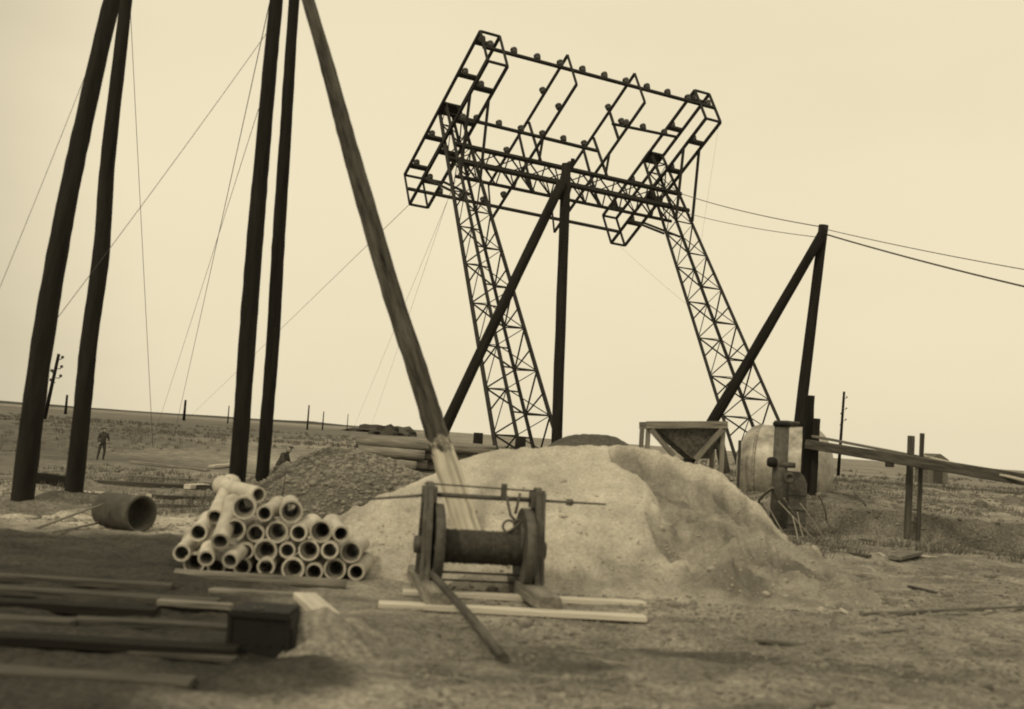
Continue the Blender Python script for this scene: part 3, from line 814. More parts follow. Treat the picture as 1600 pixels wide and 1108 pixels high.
extra = {('third layer', 1): 'pipe tipped steeply forward on the left side of the pile', ('top of the pile', 0): 'single clay pipe lying askew on top of the pile',
         ('fourth layer', 0): 'clay pipe lying end to end behind the steeply tipped pipe', ('fourth layer', 1): 'wide-mouthed clay pipe directly under the topmost pipe', ('fourth layer', 3): 'clay pipe at the right end of the short fourth layer'}
first = True
for row, lst in pipes.items():
    for i, (cx, cy, so, yw, pt_) in enumerate(lst):
        px, py = 260 + K_ * cx, 720 + K_ * cy
        Y = 11.52 + random.uniform(-.05, .05) + (0.0 if row != 'top of the pile' else .25)
        if (row, i) in (('second layer', 1), ('second layer', 2), ('third layer', 1)): Y -= .22
        if (row, i) == ('fourth layer', 0): Y += .35
        p = at(px, py, Y)
        if row == 'bottom layer': p.z = max(p.z, PIPE_R + tz(p.x, p.y + .3) - .02)
        d = Vector((-math.sin(R(yw)) * math.cos(R(pt_)), math.cos(R(yw)) * math.cos(R(pt_)), math.sin(R(pt_))))
        o = bpy.data.objects.new('clay_pipe', pm[bool(so)])
        k = random.uniform(.93, 1.07); place(o, frame_z(p, p + d) @ Matrix.Rotation(random.uniform(0, 6), 4, 'Z') @ Matrix.Diagonal((k, k, random.uniform(.9, 1.1), 1)))
        mouth = 'wide end' if so else 'narrow end'
        lab = extra.get((row, i)) or 'clay pipe, %s from left in the %s of the pile, %s in front' % (ORD[i], row, mouth)
        tag(o, lab, 'pipe', 'clay sewer pipes stacked in a pile')
# timber holding the pile, stub beside it
a, b = at(272, 914, 10.95), at(540, 920, 11.05); a.z = b.z = .05
tag(log('retaining_log', a, b, .058, .052, M['wood'], None, 14, 8, .006), 'round log lying along the front of the pipe pile', 'log')
a, b = onground(475, 938) + Zv * .04, onground(512, 972) + Zv * .04
plank('board_stub', a, b, .2, .06, M['pale_wood'], 'short pale board end lying below the right end of the pipe pile', None, 'board')

# black sheet-iron box
Yb = 7.7
b0, b1 = at(358, 956, Yb), at(458, 959, Yb)
bxw, bxh = b1.x - b0.x, b0.z
box = thing('iron_box', (b0.x + bxw / 2, Yb + .2, 0), 'black tarred squarish iron box in the foreground beside the timbers', 'box')
bmw = Matrix((Vector((1, 0, 0)), Zv, Vector((0, -1, 0)))).transposed().to_4x4(); bmw.translation = Vector((b0.x, Yb + .42, -.04))
prism('shell', [(0, 0), (bxw + .03, 0), (bxw + .03, bxh * .45), (bxw, bxh * .85), (bxw - .03, bxh + .03), (0, bxh + .04)], .42, M['black_iron'], bmw, box)
for x in (.012, bxw - .02):
    beam('corner_strip', Vector((b0.x + x, Yb - .006, 0)), Vector((b0.x + x, Yb - .006, bxh - .01)), .03, .01, M['black_iron'], box, Vector((0, -1, 0)))
beam('rim', Vector((b0.x - .008, Yb - .008, bxh - .012)), Vector((b1.x - .03, Yb - .008, bxh - .016)), .03, .016, M['black_iron'], box, Vector((0, -1, 0)))
lid = beam('lid', Vector((b0.x + bxw * .48, Yb + .01, bxh + .006)), Vector((b0.x + bxw * .48, Yb + .40, bxh + .006)), bxw * .9, .014, M['black_iron'], box, Zv, .003)
ring('lid_ring', Vector((b0.x + bxw * .4, Yb + .12, bxh + .02)), .035, .006, Vector((1, 0, 0)), Vector((0, 1, 0)), M['iron'], lid)
for k in range(5):
    lathe('rivet', [(.009, 0), (.008, .006), (.003, .009)], M['black_iron'], frame_z(Vector((b0.x + .03 + bxw * .2 * k, Yb - .001, .08)), Vector((b0.x + .03 + bxw * .2 * k, Yb - 1, .08))), box, 8)
# soil thrown up against the box
sxm = b1.x + .02
def thrown_h(X, Y):
    d = np.sqrt(((X - sxm - .12) / .50) ** 2 + ((Y - 8.15) / .5) ** 2)
    return .27 * np.clip(1 - d ** 1.3, -.15, 1) + .03 * fbm(X * 5, Y * 5, 4, 131) * (d < 1)
tag(heap('soil_heap', sxm - .5, sxm + .85, 7.5, 8.8, 80, 80, thrown_h, M['ground'], lambda X, Y, H: .9 + .2 * fbm(X * 3, Y * 3, 3, 7)), 'small heap of soil thrown up against the right side of the black box', 'soil heap')

# ------------------------------------------------------------------ squared timbers and boards in the left foreground
TG = 'timbers laid out in the left foreground'
def ztim(x0, y0, x1, y1, wd, th, mt, label, z=0.0, kind='timber'):
    a = onground(x0, y0); b = onground(x1, y1)
    a.z += th / 2 + z - .012; b.z += th / 2 + z - .012
    return plank('squared_timber' if kind == 'timber' else 'board', a, b, wd, th, M[mt], label, TG, kind)
ztim(-40, 903, 268, 921, .17, .06, 'dark_wood', 'dark timber farthest back of the left foreground timbers, ending at the pipe pile')
ztim(-60, 922, 340, 946, .20, .06, 'dark_wood', 'dark timber second from the back in the left foreground, reaching the black box')
ztim(-50, 945, 246, 961, .22, .07, 'creosote', 'blackish timber ending at the pale board in the left foreground')
ztim(247, 949, 362, 957, .10, .05, 'wood', 'short pale board lying left of the black box', .03, 'board')
ztim(120, 972, 362, 985, .15, .05, 'dark_wood', 'grey timber below the short pale board', 0)
ztim(-60, 968, 118, 977, .20, .05, 'dark_wood', 'dark timber at the left edge, in line with the grey timber', 0)
ztim(-70, 998, 372, 1022, .20, .06, 'creosote', 'long black timber in front of the grey timber', 0)
ztim(182, 1017, 368, 1031, .13, .03, 'dark_wood', 'worn board end lying just in front of the long black timber', 0.0, 'board')
ztim(-80, 1052, 300, 1074, .22, .06, 'dark_wood', 'dark timber nearest the camera at the bottom left', 0)
ztim(430, 1014, 640, 1036, .12, .06, 'wood', 'weathered board right of the black box near the bottom edge', 0, 'board')
ztim(330, 925, 470, 934, .14, .05, 'wood', 'thin grey board lying behind the black box', 0, 'board')

# big dark pipe on the left with sticks
a = onground(172, 816); b = onground(222, 806)
bp0 = Vector((at(166, 795, 15.4).x, 15.4, .24)); bp1 = bp0 + Vector((.60, -.42, 0)) * 1.02
d = (bp1 - bp0).normalized()
Rb = .235
tag(lathe('large_pipe', [(Rb, 0), (Rb, .68), (Rb * 1.06, .68), (Rb * 1.06, .76), (Rb * .9, .76), (Rb * .86, .68), (Rb * .86, 0)], mat('stained concrete', .11, .05, 5), frame_z(bp0 + Zv * 0, bp1), None, 30, True, True), 'large dark open pipe lying alone at the left of the site', 'pipe')
SG = 'pale sticks lying by the large pipe'
def stick(x0, y0, x1, y1, r, mt, label, grp=SG, dz=0.02, cat='stick', name='stick', dz2=None):
    a = onground(x0, y0) + Zv * dz; b = onground(x1, y1) + Zv * (dz if dz2 is None else dz2)
    return tag(log(name, a, b, r, r * .75, M[mt], None, 8, 6, .012), label, cat, grp)
a = at(40, 832, 14.6); b = at(163, 787, 14.9)
tag(log('stick', a, b, .018, .013, M['wood'], None, 8, 6, .01), 'long thin stick propped in front of the left end of the large pipe', 'stick', SG)
stick(78, 842, 210, 812, .018, 'straw', 'stick lying lower, along the front of the large pipe', dz=.08)
stick(122, 809, 152, 820, .02, 'straw', 'short stick at the left mouth of the large pipe', dz=.1)
# boards scattered beyond, on the left
BG = 'loose boards scattered on the left middle ground'
def bd(x0, y0, x1, y1, wd, th, mt, label, dz=.02):
    a = onground(x0, y0) + Zv * dz; b = onground(x1, y1) + Zv * dz
    return plank('loose_board', a, b, wd, th, M[mt], label, BG, 'board')
bd(205, 724, 325, 738, .35, .08, 'wood', 'long board farthest back on the left middle ground', .1)
bd(330, 733, 362, 730, .3, .1, 'pale_wood', 'short pale board end left of the twin poles', .15)
bd(168, 742, 190, 734, .18, .08, 'wood', 'short slanting board right of the second black pole')
bd(200, 745, 300, 751, .3, .1, 'wood', 'grey board lying in front of the farthest long board')
bd(150, 756, 345, 765, .35, .12, 'dark_wood', 'long dark board behind the large pipe')
bd(240, 779, 345, 783, .2, .1, 'dark_wood', 'dark timber between the large pipe and the pile of clay pipes')
bd(292, 765, 322, 764, .16, .1, 'pale_wood', 'pale block left of the twin poles', .06)
bd(322, 760, 368, 771, .2, .1, 'dark_wood', 'dark slanting board at the foot of the twin poles', .1)
bd(235, 791, 330, 795, .16, .07, 'wood', 'thin grey board nearest the clay pipes on the left')
bd(60, 757, 116, 764, .3, .25, 'creosote', 'black baulk at the foot of the second black pole', .1)
bd(378, 738, 400, 741, .2, .1, 'wood', 'grey board end between the twin poles')

# ------------------------------------------------------------------ log stack behind the gravel
LG = 'logs stacked behind the gravel heap'
Yl = 27.0
rows = [(.16, 5), (.46, 5), (.74, 4), (1.0, 3), (1.22, 2)]
names_ = ['bottom', 'second', 'third', 'fourth', 'top']
dx = Vector((.985, .02, 0))
for ri, (z, n) in enumerate(rows):
    for k in range(n):
        yy = Yl + (k - (n - 1) / 2) * .34
        x0 = at(552 + 9 * ri + random.uniform(-8, 14), 700, yy).x; x1 = at(690 + random.uniform(-40, 70), 700, yy).x
        if ri == 4 and k == 0: x1 = at(775, 700, yy).x; x0 = at(556, 700, yy).x
        if ri == 3 and k == 0: x0 = at(560, 700, yy).x; x1 = at(664, 700, yy).x
        if ri == 2 and k == 0: x0 = at(596, 700, yy).x; x1 = at(652, 700, yy).x
        zg = tz(-3, 27)
        tag(log('stacked_log', (x0, yy, zg + z), (x1, yy + .1, zg + z + random.uniform(-.02, .02)), .145, .12, M['wood'], None, 12, 7, .004),
            'log, %s from the front in the %s layer of the log stack' % (ORD[k], names_[ri]), 'log', LG)

# ------------------------------------------------------------------ hopper behind the sand heap
Yh_ = 18.6
hop = thing('sand_hopper', (at(1072, 700, Yh_).x, Yh_, 0), 'wooden V-shaped sand hopper on braced legs behind the right shoulder of the heap', 'hopper')
A = lambda x, y, dy=0: at(x, y, Yh_) + Vector((0, dy, 0))
def hb(name, p, q, t, t2, mt, dy=0, dy2=None):
    return beam(name, A(*p, dy), A(*q, dy if dy2 is None else dy2), t, t2, M[mt], hop, Vector((0, -1, 0)), .006)
hb('rim_board', (1009, 664), (1136, 664), .12, .05, 'wood', -.06)
hb('rim_board', (1009, 664), (1136, 664), .12, .05, 'wood', .9)
def foot(x, y, dy):
    p = A(x, y, dy); q = p.copy(); q.z = -.05; return p, q
for x, y in ((1013, 668), (1130, 668)):
    for dy in (0, .85):
        p, q = foot(x, y, dy); beam('leg', p, q, .075, .075, M['wood'], hop, Vector((0, -1, 0)), .006)
hb('brace', (1016, 671), (1052, 712), .085, .05, 'wood', -.065)
hb('brace', (1128, 671), (1085, 718), .09, .05, 'wood', -.065)
mw = Matrix((Vector((1, 0, 0)), Zv, Vector((0, -1, 0)))).transposed().to_4x4()
pc = A(1076, 664); mw.translation = pc + Vector((0, .05, 0))
tri = [A(1024, 667) - pc, A(1127, 667) - pc, A(1127, 688) - pc, A(1107, 717) - pc, A(1082, 717) - pc]
prism('end_panel', [(p.x, p.z) for p in tri][::-1], .03, M['dark_wood'], mw, hop)
mw2 = mw.copy(); mw2.translation = pc + Vector((0, .86, 0))
prism('end_panel', [(p.x, p.z) for p in tri][::-1], .03, M['dark_wood'], mw2, hop)
for i, (pa, pb) in enumerate(((tri[0], tri[4]), (tri[2], tri[3]))):
    n_ = 4
    for k in range(n_):
        t0, t1 = k / n_ + .004, (k + 1) / n_ - .004
        c0 = pc + (pa.lerp(pb, (t0 + t1) / 2)); L = (pb - pa).length * (t1 - t0)
        beam('side_board', c0 + Vector((0, .05, 0)), c0 + Vector((0, .83, 0)), .028, L, M['dark_wood'], hop, (pb - pa).normalized())
p = A(1143, 700, .3)
tag(beam('dark_baulk', A(1137, 676, .9), A(1152, 742, 1.0), .16, .12, M['dark_wood'], None, Vector((0, -1, 0)), .01), 'dark plank leaning between the hopper and the round tank', 'plank')

# ------------------------------------------------------------------ round tank
Yt = 28.0
tc0 = at(1226, 731, Yt); Rt = 1.04
tank = thing('round_tank', (tc0.x, Yt, tz(tc0.x, Yt)), 'dull grey riveted tank with domed ends lying behind the sand heap', 'tank')
ax = Vector((.93, -.36, 0)).normalized()
prof = []
for k in range(9):
    a = math.pi / 2 * k / 8; prof.append((max(Rt * math.sin(a), .01), -.62 - .56 * math.cos(a)))
prof += [(Rt, -.3), (Rt, .3)]
for k in range(9):
    a = math.pi / 2 * (1 - k / 8); prof.append((max(Rt * math.sin(a), .01), .62 + .56 * math.cos(a)))
tmw = frame_z(tc0, tc0 + ax)
shell = lathe('shell', prof, M['tank'], tmw, tank, 48)
for z in (-.62, 0.0, .62):
    lathe('seam_band', [(Rt + .001, z - .035), (Rt + .016, z - .035), (Rt + .016, z + .035), (Rt + .001, z + .035)], M['tank'], tmw, shell, 48, True, True)
    for k in range(40):
        a = 2 * math.pi * k / 40
        if k == 0 and z == -.62:
            rv = lathe('rivet', [(.02, 0), (.018, .012), (.008, .018)], M['tank'], Matrix.Identity(4), shell, 6); rme = rv.data
            bpy.data.objects.remove(rv)
        n_ = Vector((math.cos(a), math.sin(a), 0)); pl_ = n_ * (Rt + .015) + Vector((0, 0, z))
        o = bpy.data.objects.new('rivet', rme); place(o, tmw @ frame_z(pl_, pl_ + n_), shell)
lathe('manhole', [(.26, 0), (.26, .10), (.31, .10), (.31, .15), (.02, .17)], M['iron'], frame_z(tc0 + Zv * (Rt - .03), tc0 + Zv * 2), tank, 24)
for s in (-.5, .5):
    c = tc0 + ax * s; z0 = tz(c.x, c.y)
    beam('cradle', Vector((c.x - .36 * .9, c.y - .93 * .9, (z0 + c.z - Rt) / 2 + .05)), Vector((c.x + .36 * .9, c.y + .93 * .9, (z0 + c.z - Rt) / 2 + .05)), .25, max(.12, c.z - Rt - z0 + .22), M['dark_wood'], tank)
beam('stake', at(1156, 688, Yt - .9), at(1153, 762, Yt - .9), .06, .06, M['dark_wood'], tank)

# ------------------------------------------------------------------ pump engine standing in front of the tank
Ye = 21.6
ec = at(1243, 800, Ye)
eng = thing('pump_engine', (ec.x, Ye, tz(ec.x, Ye)), 'dark upright iron pump with flywheel hub standing in front of the round tank', 'pump')
E_ = lambda x, y, dy=0: at(x, y, Ye) + Vector((0, dy, 0))
def gz(p): return Vector((p.x, p.y, tz(p.x, p.y) - .05))
p = E_(1222, 664); round_bar('standpipe', [gz(p), p], [.15, .14], M['iron'], eng, 20)
lathe('standpipe_cap', [(.16, 0), (.175, .03), (.175, .07), (.11, .10)], M['black_iron'], Matrix.Translation(p - Zv * .03), eng, 20)
bx0, bx1 = E_(1236, 700, .05), E_(1264, 700, .05)
mw = Matrix((Vector((1, 0, 0)), Zv, Vector((0, -1, 0)))).transposed().to_4x4(); mw.translation = Vector((bx0.x, Ye + .45, 0))
W_ = bx1.x - bx0.x; zt = E_(1258, 738).z
prism('housing', [(0, 0), (W_, 0), (W_, zt - .22), (W_ - .06, zt - .08), (W_ * .55, zt), (0, zt)], .45, M['iron'], mw, eng)
for z in (.3, .58, .86):
    beam('housing_band', Vector((bx0.x - .01, Ye - .012, z)), Vector((bx1.x + .01, Ye - .012, z)), .05, .02, M['iron'], eng, Vector((0, -1, 0)))
fc = E_(1229, 746, -.2)
lathe('flange_disc', [(.03, 0), (.10, 0), (.11, .02), (.11, .05), (.05, .05), (.045, .02)], M['iron'], frame_z(fc, fc + Vector((0, -1, 0))), eng, 24)
c0 = E_(1204, 722, -.1)
round_bar('side_pipe', [E_(1240, 727, -.1), E_(1215, 726, -.1)], [.055, .06], M['iron'], eng, 14)
lathe('knob', [(.02, -.09), (.075, -.08), (.10, -.03), (.10, .03), (.075, .08), (.02, .09)], M['black_iron'], frame_z(c0, c0 + Vector((1, 0, 0))), eng, 18)
beam('foot_beam', Vector((bx0.x - .45, Ye - .1, tz(ec.x, Ye) + .06)), Vector((bx1.x + .15, Ye - .1, tz(ec.x, Ye) + .06)), .3, .14, M['dark_wood'], eng, Zv, .01)
SK = 'sticks leaning against the pump'
def lean(x0, y0, x1, y1, Y0, r, label, mt='straw'):
    b = onground(x1, y1); a = at(x0, y0, Y0)
    tag(log('leaning_stick', b, a, r, r * .7, M[mt], None, 8, 7, .03), label, 'stick', SK)
lean(1216, 783, 1275, 848, 21.2, .022, 'longest pale stick leaning against the pump')
lean(1225, 778, 1263, 838, 21.25, .02, 'pale stick just right of the longest stick at the pump')
lean(1208, 762, 1192, 804, 21.2, .035, 'short thick stick propped left of the pump', 'wood')
lean(1246, 800, 1256, 842, 21.1, .016, 'thin pale stick at the right foot of the pump')
lean(1279, 772, 1287, 826, 21.4, .022, 'thin upright stick at the right side of the pump')

lean(1250, 786, 1290, 846, 20.9, .018, 'pale stick rightmost of those fanned out at the pump')
lean(1238, 806, 1248, 852, 20.7, .015, 'short pale stick lowest at the pump foot')
lean(1232, 792, 1282, 836, 21.0, .014, 'thin bent stick crossing the others at the pump')
lean(1200, 790, 1232, 846, 20.9, .018, 'grey stick leftmost of those lying at the pump foot', 'wood')
# ------------------------------------------------------------------ trestle beam and uprights on the right
Yr = 25.5
UG = 'dark upright timbers beside the tank'
def upright(x, ytop, wpx, Y, label, mt='dark_wood', ybot=None, grp=UG, name='upright_timber'):
    p = at(x, ytop, Y); wd = wpx * Y / FPX
    b = gz(p)
    if ybot: b = at(x - (ybot - ytop) * -.0, ybot, Y)
    return tag(beam(name, b, p, wd, wd * .8, M[mt], None, Vector((0, -1, 0)), .012), label, 'post', grp)
upright(1265, 618, 14, 25.8, 'tall dark squared timber standing right of the strutted pole', 'creosote')
upright(1276, 654, 10, 25.6, 'shorter dark timber standing against the tall squared one', 'creosote')
a, b = at(1262, 694, Yr), at(1640, 756, 19.5)
tag(beam('trestle_beam', a, b, .16, .21, M['dark_wood'], None, Zv, .012), 'heavy dark beam sloping off to the right edge on posts', 'beam')
a, b = at(1272, 682, Yr - .15), at(1448, 716, 23.0)
tag(beam('walkway_plank', a, b, .2, .05, M['wood'], None, Zv, .006), 'thin plank lying aslant on top of the heavy beam', 'plank')
a, b = at(1440, 712, 23.2), at(1640, 760, 19.0)
tag(beam('walkway_plank', a, b, .06, .04, M['pale_wood'], None, Zv, .006), 'thin pale lath fixed along the right end of the heavy beam', 'plank')
upright(1424, 681, 9.5, 23.0, 'thick post in front of the heavy beam near the right edge', 'dark_wood', None, 'posts of the trestle', 'trestle_post')
upright(1441, 677, 6.5, 22.6, 'thin post right of the thick post at the heavy beam', 'dark_wood', None, 'posts of the trestle', 'trestle_post')
tag(beam('hanging_block', at(1390, 730, 23.9), at(1390, 714, 23.9), .16, .12, M['dark_wood'], None, Vector((0, -1, 0)), .01), 'small wooden block hanging below the heavy beam', 'block')
# far hut
hp = at(1459, 716, 95); hz = tz(hp.x, 95)
hut = thing('far_hut', (hp.x, 95, hz), 'small dark hut with a rounded roof far off behind the heavy beam', 'hut')
mw = Matrix((Vector((1, 0, 0)), Zv, Vector((0, -1, 0)))).transposed().to_4x4(); mw.translation = Vector((hp.x, 97, hz))
prism('wall', [(-.85, 0), (.85, 0), (.85, 1.5), (-.85, 1.5)], 3, M['wood'], mw, hut)
mw = mw.copy(); mw.translation = Vector((hp.x, 97.2, hz))
prism('roof', [(-1.1, 1.45), (1.1, 1.45), (.8, 2.05), (.1, 2.5), (-.15, 2.4), (-.75, 1.9)], 3.4, M['roof'], mw, hut)
prism('door', [(-.35, 0), (.35, 0), (.35, 1.3), (-.35, 1.3)], .06, M['dark_wood'], Matrix.Translation((hp.x, 93.95, hz)) @ mw.to_3x3().to_4x4(), hut)

# ------------------------------------------------------------------ far poles
FG = 'far telegraph poles'
def far_pole(x, ytop, Y, r, label, arms=0, lean_=0.0, k_=1.0):
    p = at(x, ytop, Y); b = Vector((p.x - lean_, Y, tz(p.x, Y) - .2))
    root = thing('telegraph_pole', (b.x, b.y, b.z + .2), label, 'pole', FG)
    round_bar('pole', [b, b.lerp(p, .5), p], [r * 1.2, r, r * .85], M['creosote'], root, 8)
    for k in range(arms):
        for s in ((-1, 1) if k else (1,)):
            zz = p.z - .6 - 1.0 * k - (.5 if s < 0 else 0)
            round_bar('bracket', [Vector((p.x, Y - r, zz)), Vector((p.x + s * .35 * k_, Y - r, zz)), Vector((p.x + s * .5 * k_, Y - r, zz + .15 * k_))], .05 * k_, M['steel'], root, 6)
            lathe('insulator', [(.06 * k_, 0), (.16 * k_, .02), (.17 * k_, .22 * k_), (.08 * k_, .3 * k_)], M['porcelain'], Matrix.Translation((p.x + s * .5 * k_, Y - r, zz + .12 * k_)), root, 8)
    return root
far_pole(92, 553, 120, .20, 'telegraph pole with insulators on the horizon at the far left', 3, .9)
far_pole(1319, 612, 100, .13, 'telegraph pole standing alone right of the dark uprights', 3, .2, .45)
for x, y, Y, r, lb in ((105, 617, 210, .25, 'tiny post on the horizon just right of the far left telegraph pole'), (290, 625, 260, .3, 'tiny thick post on the horizon where the guy wires come down'),
                       (358, 634, 260, .14, 'hair-thin post on the horizon left of the twin poles'), (483, 633, 230, .17, 'clearest small post on the horizon right of the twin poles'),
                       (506, 643, 260, .14, 'thin small post on the horizon, second right of the twin poles'), (544, 647, 280, .1, 'faintest thin post on the horizon left of the slanting pole')):
    far_pole(x, y, Y, r, lb)
# low scrub lumps on the horizon
SB = 'scrub lumps on the horizon'
def scrub(x, Y, w_, h, label):
    c = at(x, 700, Y); z = tz(c.x, Y)
    bm = bmesh.new(); bmesh.ops.create_icosphere(bm, subdivisions=3, radius=1)
    for v in bm.verts:
        k = 1 + .35 * float(vnoise(v.co.x * 3 + x, v.co.z * 3 + v.co.y * 2, 5))
        v.co = Vector((v.co.x * w_ * k, v.co.y * w_ * k, max(v.co.z, -.1) * h * k))
    me = bpy.data.meshes.new('scrub_clump'); bm.to_mesh(me); bm.free(); me.materials.append(M['far'])
    o = bpy.data.objects.new('scrub_clump', me); place(o, Matrix.Translation((c.x, Y, z)))
    tag(o, label, 'scrub', SB)
scrub(598, 230, 3.0, 2.0, 'small dark scrub clump on the horizon left of the slanting pole')
scrub(625, 240, 4.0, 1.9, 'wider scrub clump on the horizon touching the slanting pole')
scrub(575, 300, 6.0, 1.9, 'low scrub clump on the horizon above the log stack')
# dark stumps by the mast foot
for x, Y, r, h, lb in ((745, 30, .13, 1.62, 'dark stump showing over the sand crest right of the slanting pole'), (812, 33.5, .16, 1.6, 'dark stump at the foot of the left gantry mast')):
    c = at(x, 690, Y); tag(log('stump', (c.x, Y, tz(c.x, Y) - .05), (c.x + .03, Y, h), r * 1.1, r, M['creosote'], None, 12, 5, .01), lb, 'stump', 'stumps behind the sand heap')

# ------------------------------------------------------------------ two workmen far off
def person(loc, H, joints, label, yaw=0.0):
    """joints: dict of (x,z,y) fractions of height; one skinned body"""
    root = thing('person', loc, label, 'person')
    names_j = list(joints); V = [(joints[k][0] * H, joints[k][1] * H, joints[k][2] * H) for k in names_j]
    E = [('pelvis', 'chest'), ('chest', 'neck'), ('neck', 'head'), ('head', 'crown'), ('chest', 'shl'), ('shl', 'ell'), ('ell', 'hal'), ('chest', 'shr'), ('shr', 'elr'), ('elr', 'har'),
         ('pelvis', 'hil'), ('hil', 'knl'), ('knl', 'anl'), ('anl', 'tol'), ('pelvis', 'hir'), ('hir', 'knr'), ('knr', 'anr'), ('anr', 'tor')]
    rad = dict(pelvis=.085, chest=.095, neck=.035, head=.055, crown=.045, shl=.05, shr=.05, ell=.035, elr=.035, hal=.026, har=.026, hil=.06, hir=.06, knl=.042, knr=.042, anl=.032, anr=.032, tol=.026, tor=.026)
    me = bpy.data.meshes.new('body'); me.from_pydata(V, [(names_j.index(a), names_j.index(b)) for a, b in E], [])
    me.materials.append(M['cloth'])
    o = bpy.data.objects.new('body', me)
    mw = Matrix.Translation(loc) @ Matrix.Rotation(yaw, 4, 'Z')
    place(o, mw, root)
    sk = o.modifiers.new('skin', 'SKIN'); sk.use_smooth_shade = True
    for i, k in enumerate(names_j):
        d_ = me.skin_vertices[0].data[i]; d_.radius = (rad[k] * H, rad[k] * H); d_.use_root = (k == 'pelvis')
    o.modifiers.new('sub', 'SUBSURF').levels = 2; o.modifiers['sub'].render_levels = 2
    # face and hands
    hd = Vector(joints['head']) * H
    for nm, pos, s in (('face', hd + Vector((0, -.022, .0)) * H, .045), ('hand', Vector(joints['hal']) * H, .03), ('hand', Vector(joints['har']) * H, .03)):
        bm = bmesh.new(); bmesh.ops.create_icosphere(bm, subdivisions=2, radius=s * H)
        for v in bm.verts: v.co.z *= 1.3
        me2 = bpy.data.meshes.new(nm); bm.to_mesh(me2); bm.free(); me2.materials.append(M['skin'])
        place(bpy.data.objects.new(nm, me2), mw @ Matrix.Translation(pos), root)
    cp_ = Vector(joints['crown']) * H
    lathe('cap', [(.062 * H, 0), (.066 * H, .012 * H), (.055 * H, .035 * H), (.02 * H, .045 * H)], M['cloth'], mw @ Matrix.Translation(cp_ - Vector((0, 0, .012 * H))), root, 14)
stand = dict(pelvis=(0, 0, .53), chest=(.01, 0, .74), neck=(.015, 0, .84), head=(.02, -.01, .91), crown=(.02, 0, .96), shl=(-.1, 0, .80), ell=(-.14, -.02, .64), hal=(-.10, -.1, .52), shr=(.12, 0, .80), elr=(.17, -.02, .64), har=(.14, -.12, .56),
             hil=(-.055, 0, .49), knl=(-.09, -.02, .27), anl=(-.12, 0, .04), tol=(-.13, -.09, .02), hir=(.055, 0, .49), knr=(.07, -.03, .27), anr=(.05, 0, .04), tor=(.06, -.09, .02))
pz = onground(158, 719)
person(pz, 1.72, stand, 'person in dark work clothes standing far off between the left poles', .5)
bent = dict(pelvis=(0, 0, .50), chest=(.10, -.02, .68), neck=(.16, -.03, .76), head=(.19, -.03, .83), crown=(.215, -.02, .87), shl=(.06, -.10, .72), ell=(.12, -.14, .56), hal=(.2, -.12, .46), shr=(.12, .10, .72), elr=(.18, .12, .56), har=(.24, .08, .46),
            hil=(-.02, -.055, .46), knl=(.06, -.06, .26), anl=(0, -.06, .04), tol=(.09, -.07, .02), hir=(-.02, .055, .46), knr=(-.04, .06, .25), anr=(-.09, .06, .04), tor=(0, .07, .02))
pb_ = at(437, 720, 40); pb_.z = tz(pb_.x, 40)
p_need = at(447, 697, 40).z
person(Vector((pb_.x, 40, p_need - .9 * 1.7)), 1.7, bent, 'person in dark coat stooping behind the left shoulder of the gravel heap')

# ------------------------------------------------------------------ litter on the right-hand ground
RG = 'loose wood lying on the right-hand ground'
def rl(x0, y0, x1, y1, wd, th, mt, label, dz=.015, cat='board', name='loose_board'):
    a = onground(x0, y0) + Zv * dz; b = onground(x1, y1) + Zv * dz
    return plank(name, a, b, wd, th, M[mt], label, RG, cat)
rl(1258, 865, 1302, 866, .08, .03, 'wood', 'thin board just right of the foot of the sand heap')
rl(1305, 866, 1358, 872, .10, .04, 'dark_wood', 'dark board lying near the centre of the right-hand ground', .03)
rl(1373, 867, 1397, 883, .07, .03, 'pale_wood', 'short pale board lying aslant on the right-hand ground', .03)
rl(1398, 878, 1432, 869, .20, .06, 'wood', 'broad board tilted up beside the short pale board', .06)
rl(1440, 870, 1482, 875, .06, .03, 'pale_wood', 'pale lath lying towards the right edge')
rl(1292, 833, 1362, 850, .14, .05, 'dark_wood', 'dark sloping plank below the bank on the right', .03)
rl(1283, 932, 1322, 960, .03, .02, 'pale_wood', 'thin pale lath lying in the right foreground')
rl(1345, 963, 1640, 948, .05, .03, 'wood', 'very long thin pole lying across the right foreground', .02)
rl(1245, 773, 1290, 774, .05, .03, 'pale_wood', 'pale lath lying behind the pump')
rl(1285, 763, 1304, 765, .08, .03, 'pale_wood', 'small pale board end by the right end of the tank')
rl(1395, 822, 1412, 822, .12, .05, 'pale_wood', 'pale block on the bank left of the thick post', .04)
rl(1455, 818, 1500, 822, .10, .05, 'wood', 'grey board on the bank right of the posts', .03)
rl(1240, 846, 1262, 854, .16, .04, 'pale_wood', 'pale splintered board end at the foot of the leaning sticks', .03)
rl(1310, 905, 1352, 901, .07, .03, 'wood', 'short grey lath alone in the middle of the right-hand ground')
rl(1420, 918, 1470, 930, .05, .03, 'dark_wood', 'thin dark lath right of the short grey lath')
rl(1475, 842, 1540, 850, .18, .05, 'dark_wood', 'dark broad board below the bank near the right edge', .03)
rl(1180, 1000, 1260, 1008, .05, .03, 'wood', 'thin lath half trodden into the right foreground', .0)
rl(1360, 990, 1440, 982, .06, .03, 'wood', 'weathered lath in the right foreground in front of the long thin pole', .0)
a = onground(1330, 795); bb = onground(1398, 868)
tag(round_bar('trailing_wire', [at(1335, 770, 26), onground(1352, 793) + Zv * .06, onground(1372, 812) + Zv * .05, onground(1392, 830) + Zv * .03, onground(1402, 848) + Zv * .02], .012, M['wire'], None, 6), 'thin curled wire trailing over the bank on the right', 'wire')
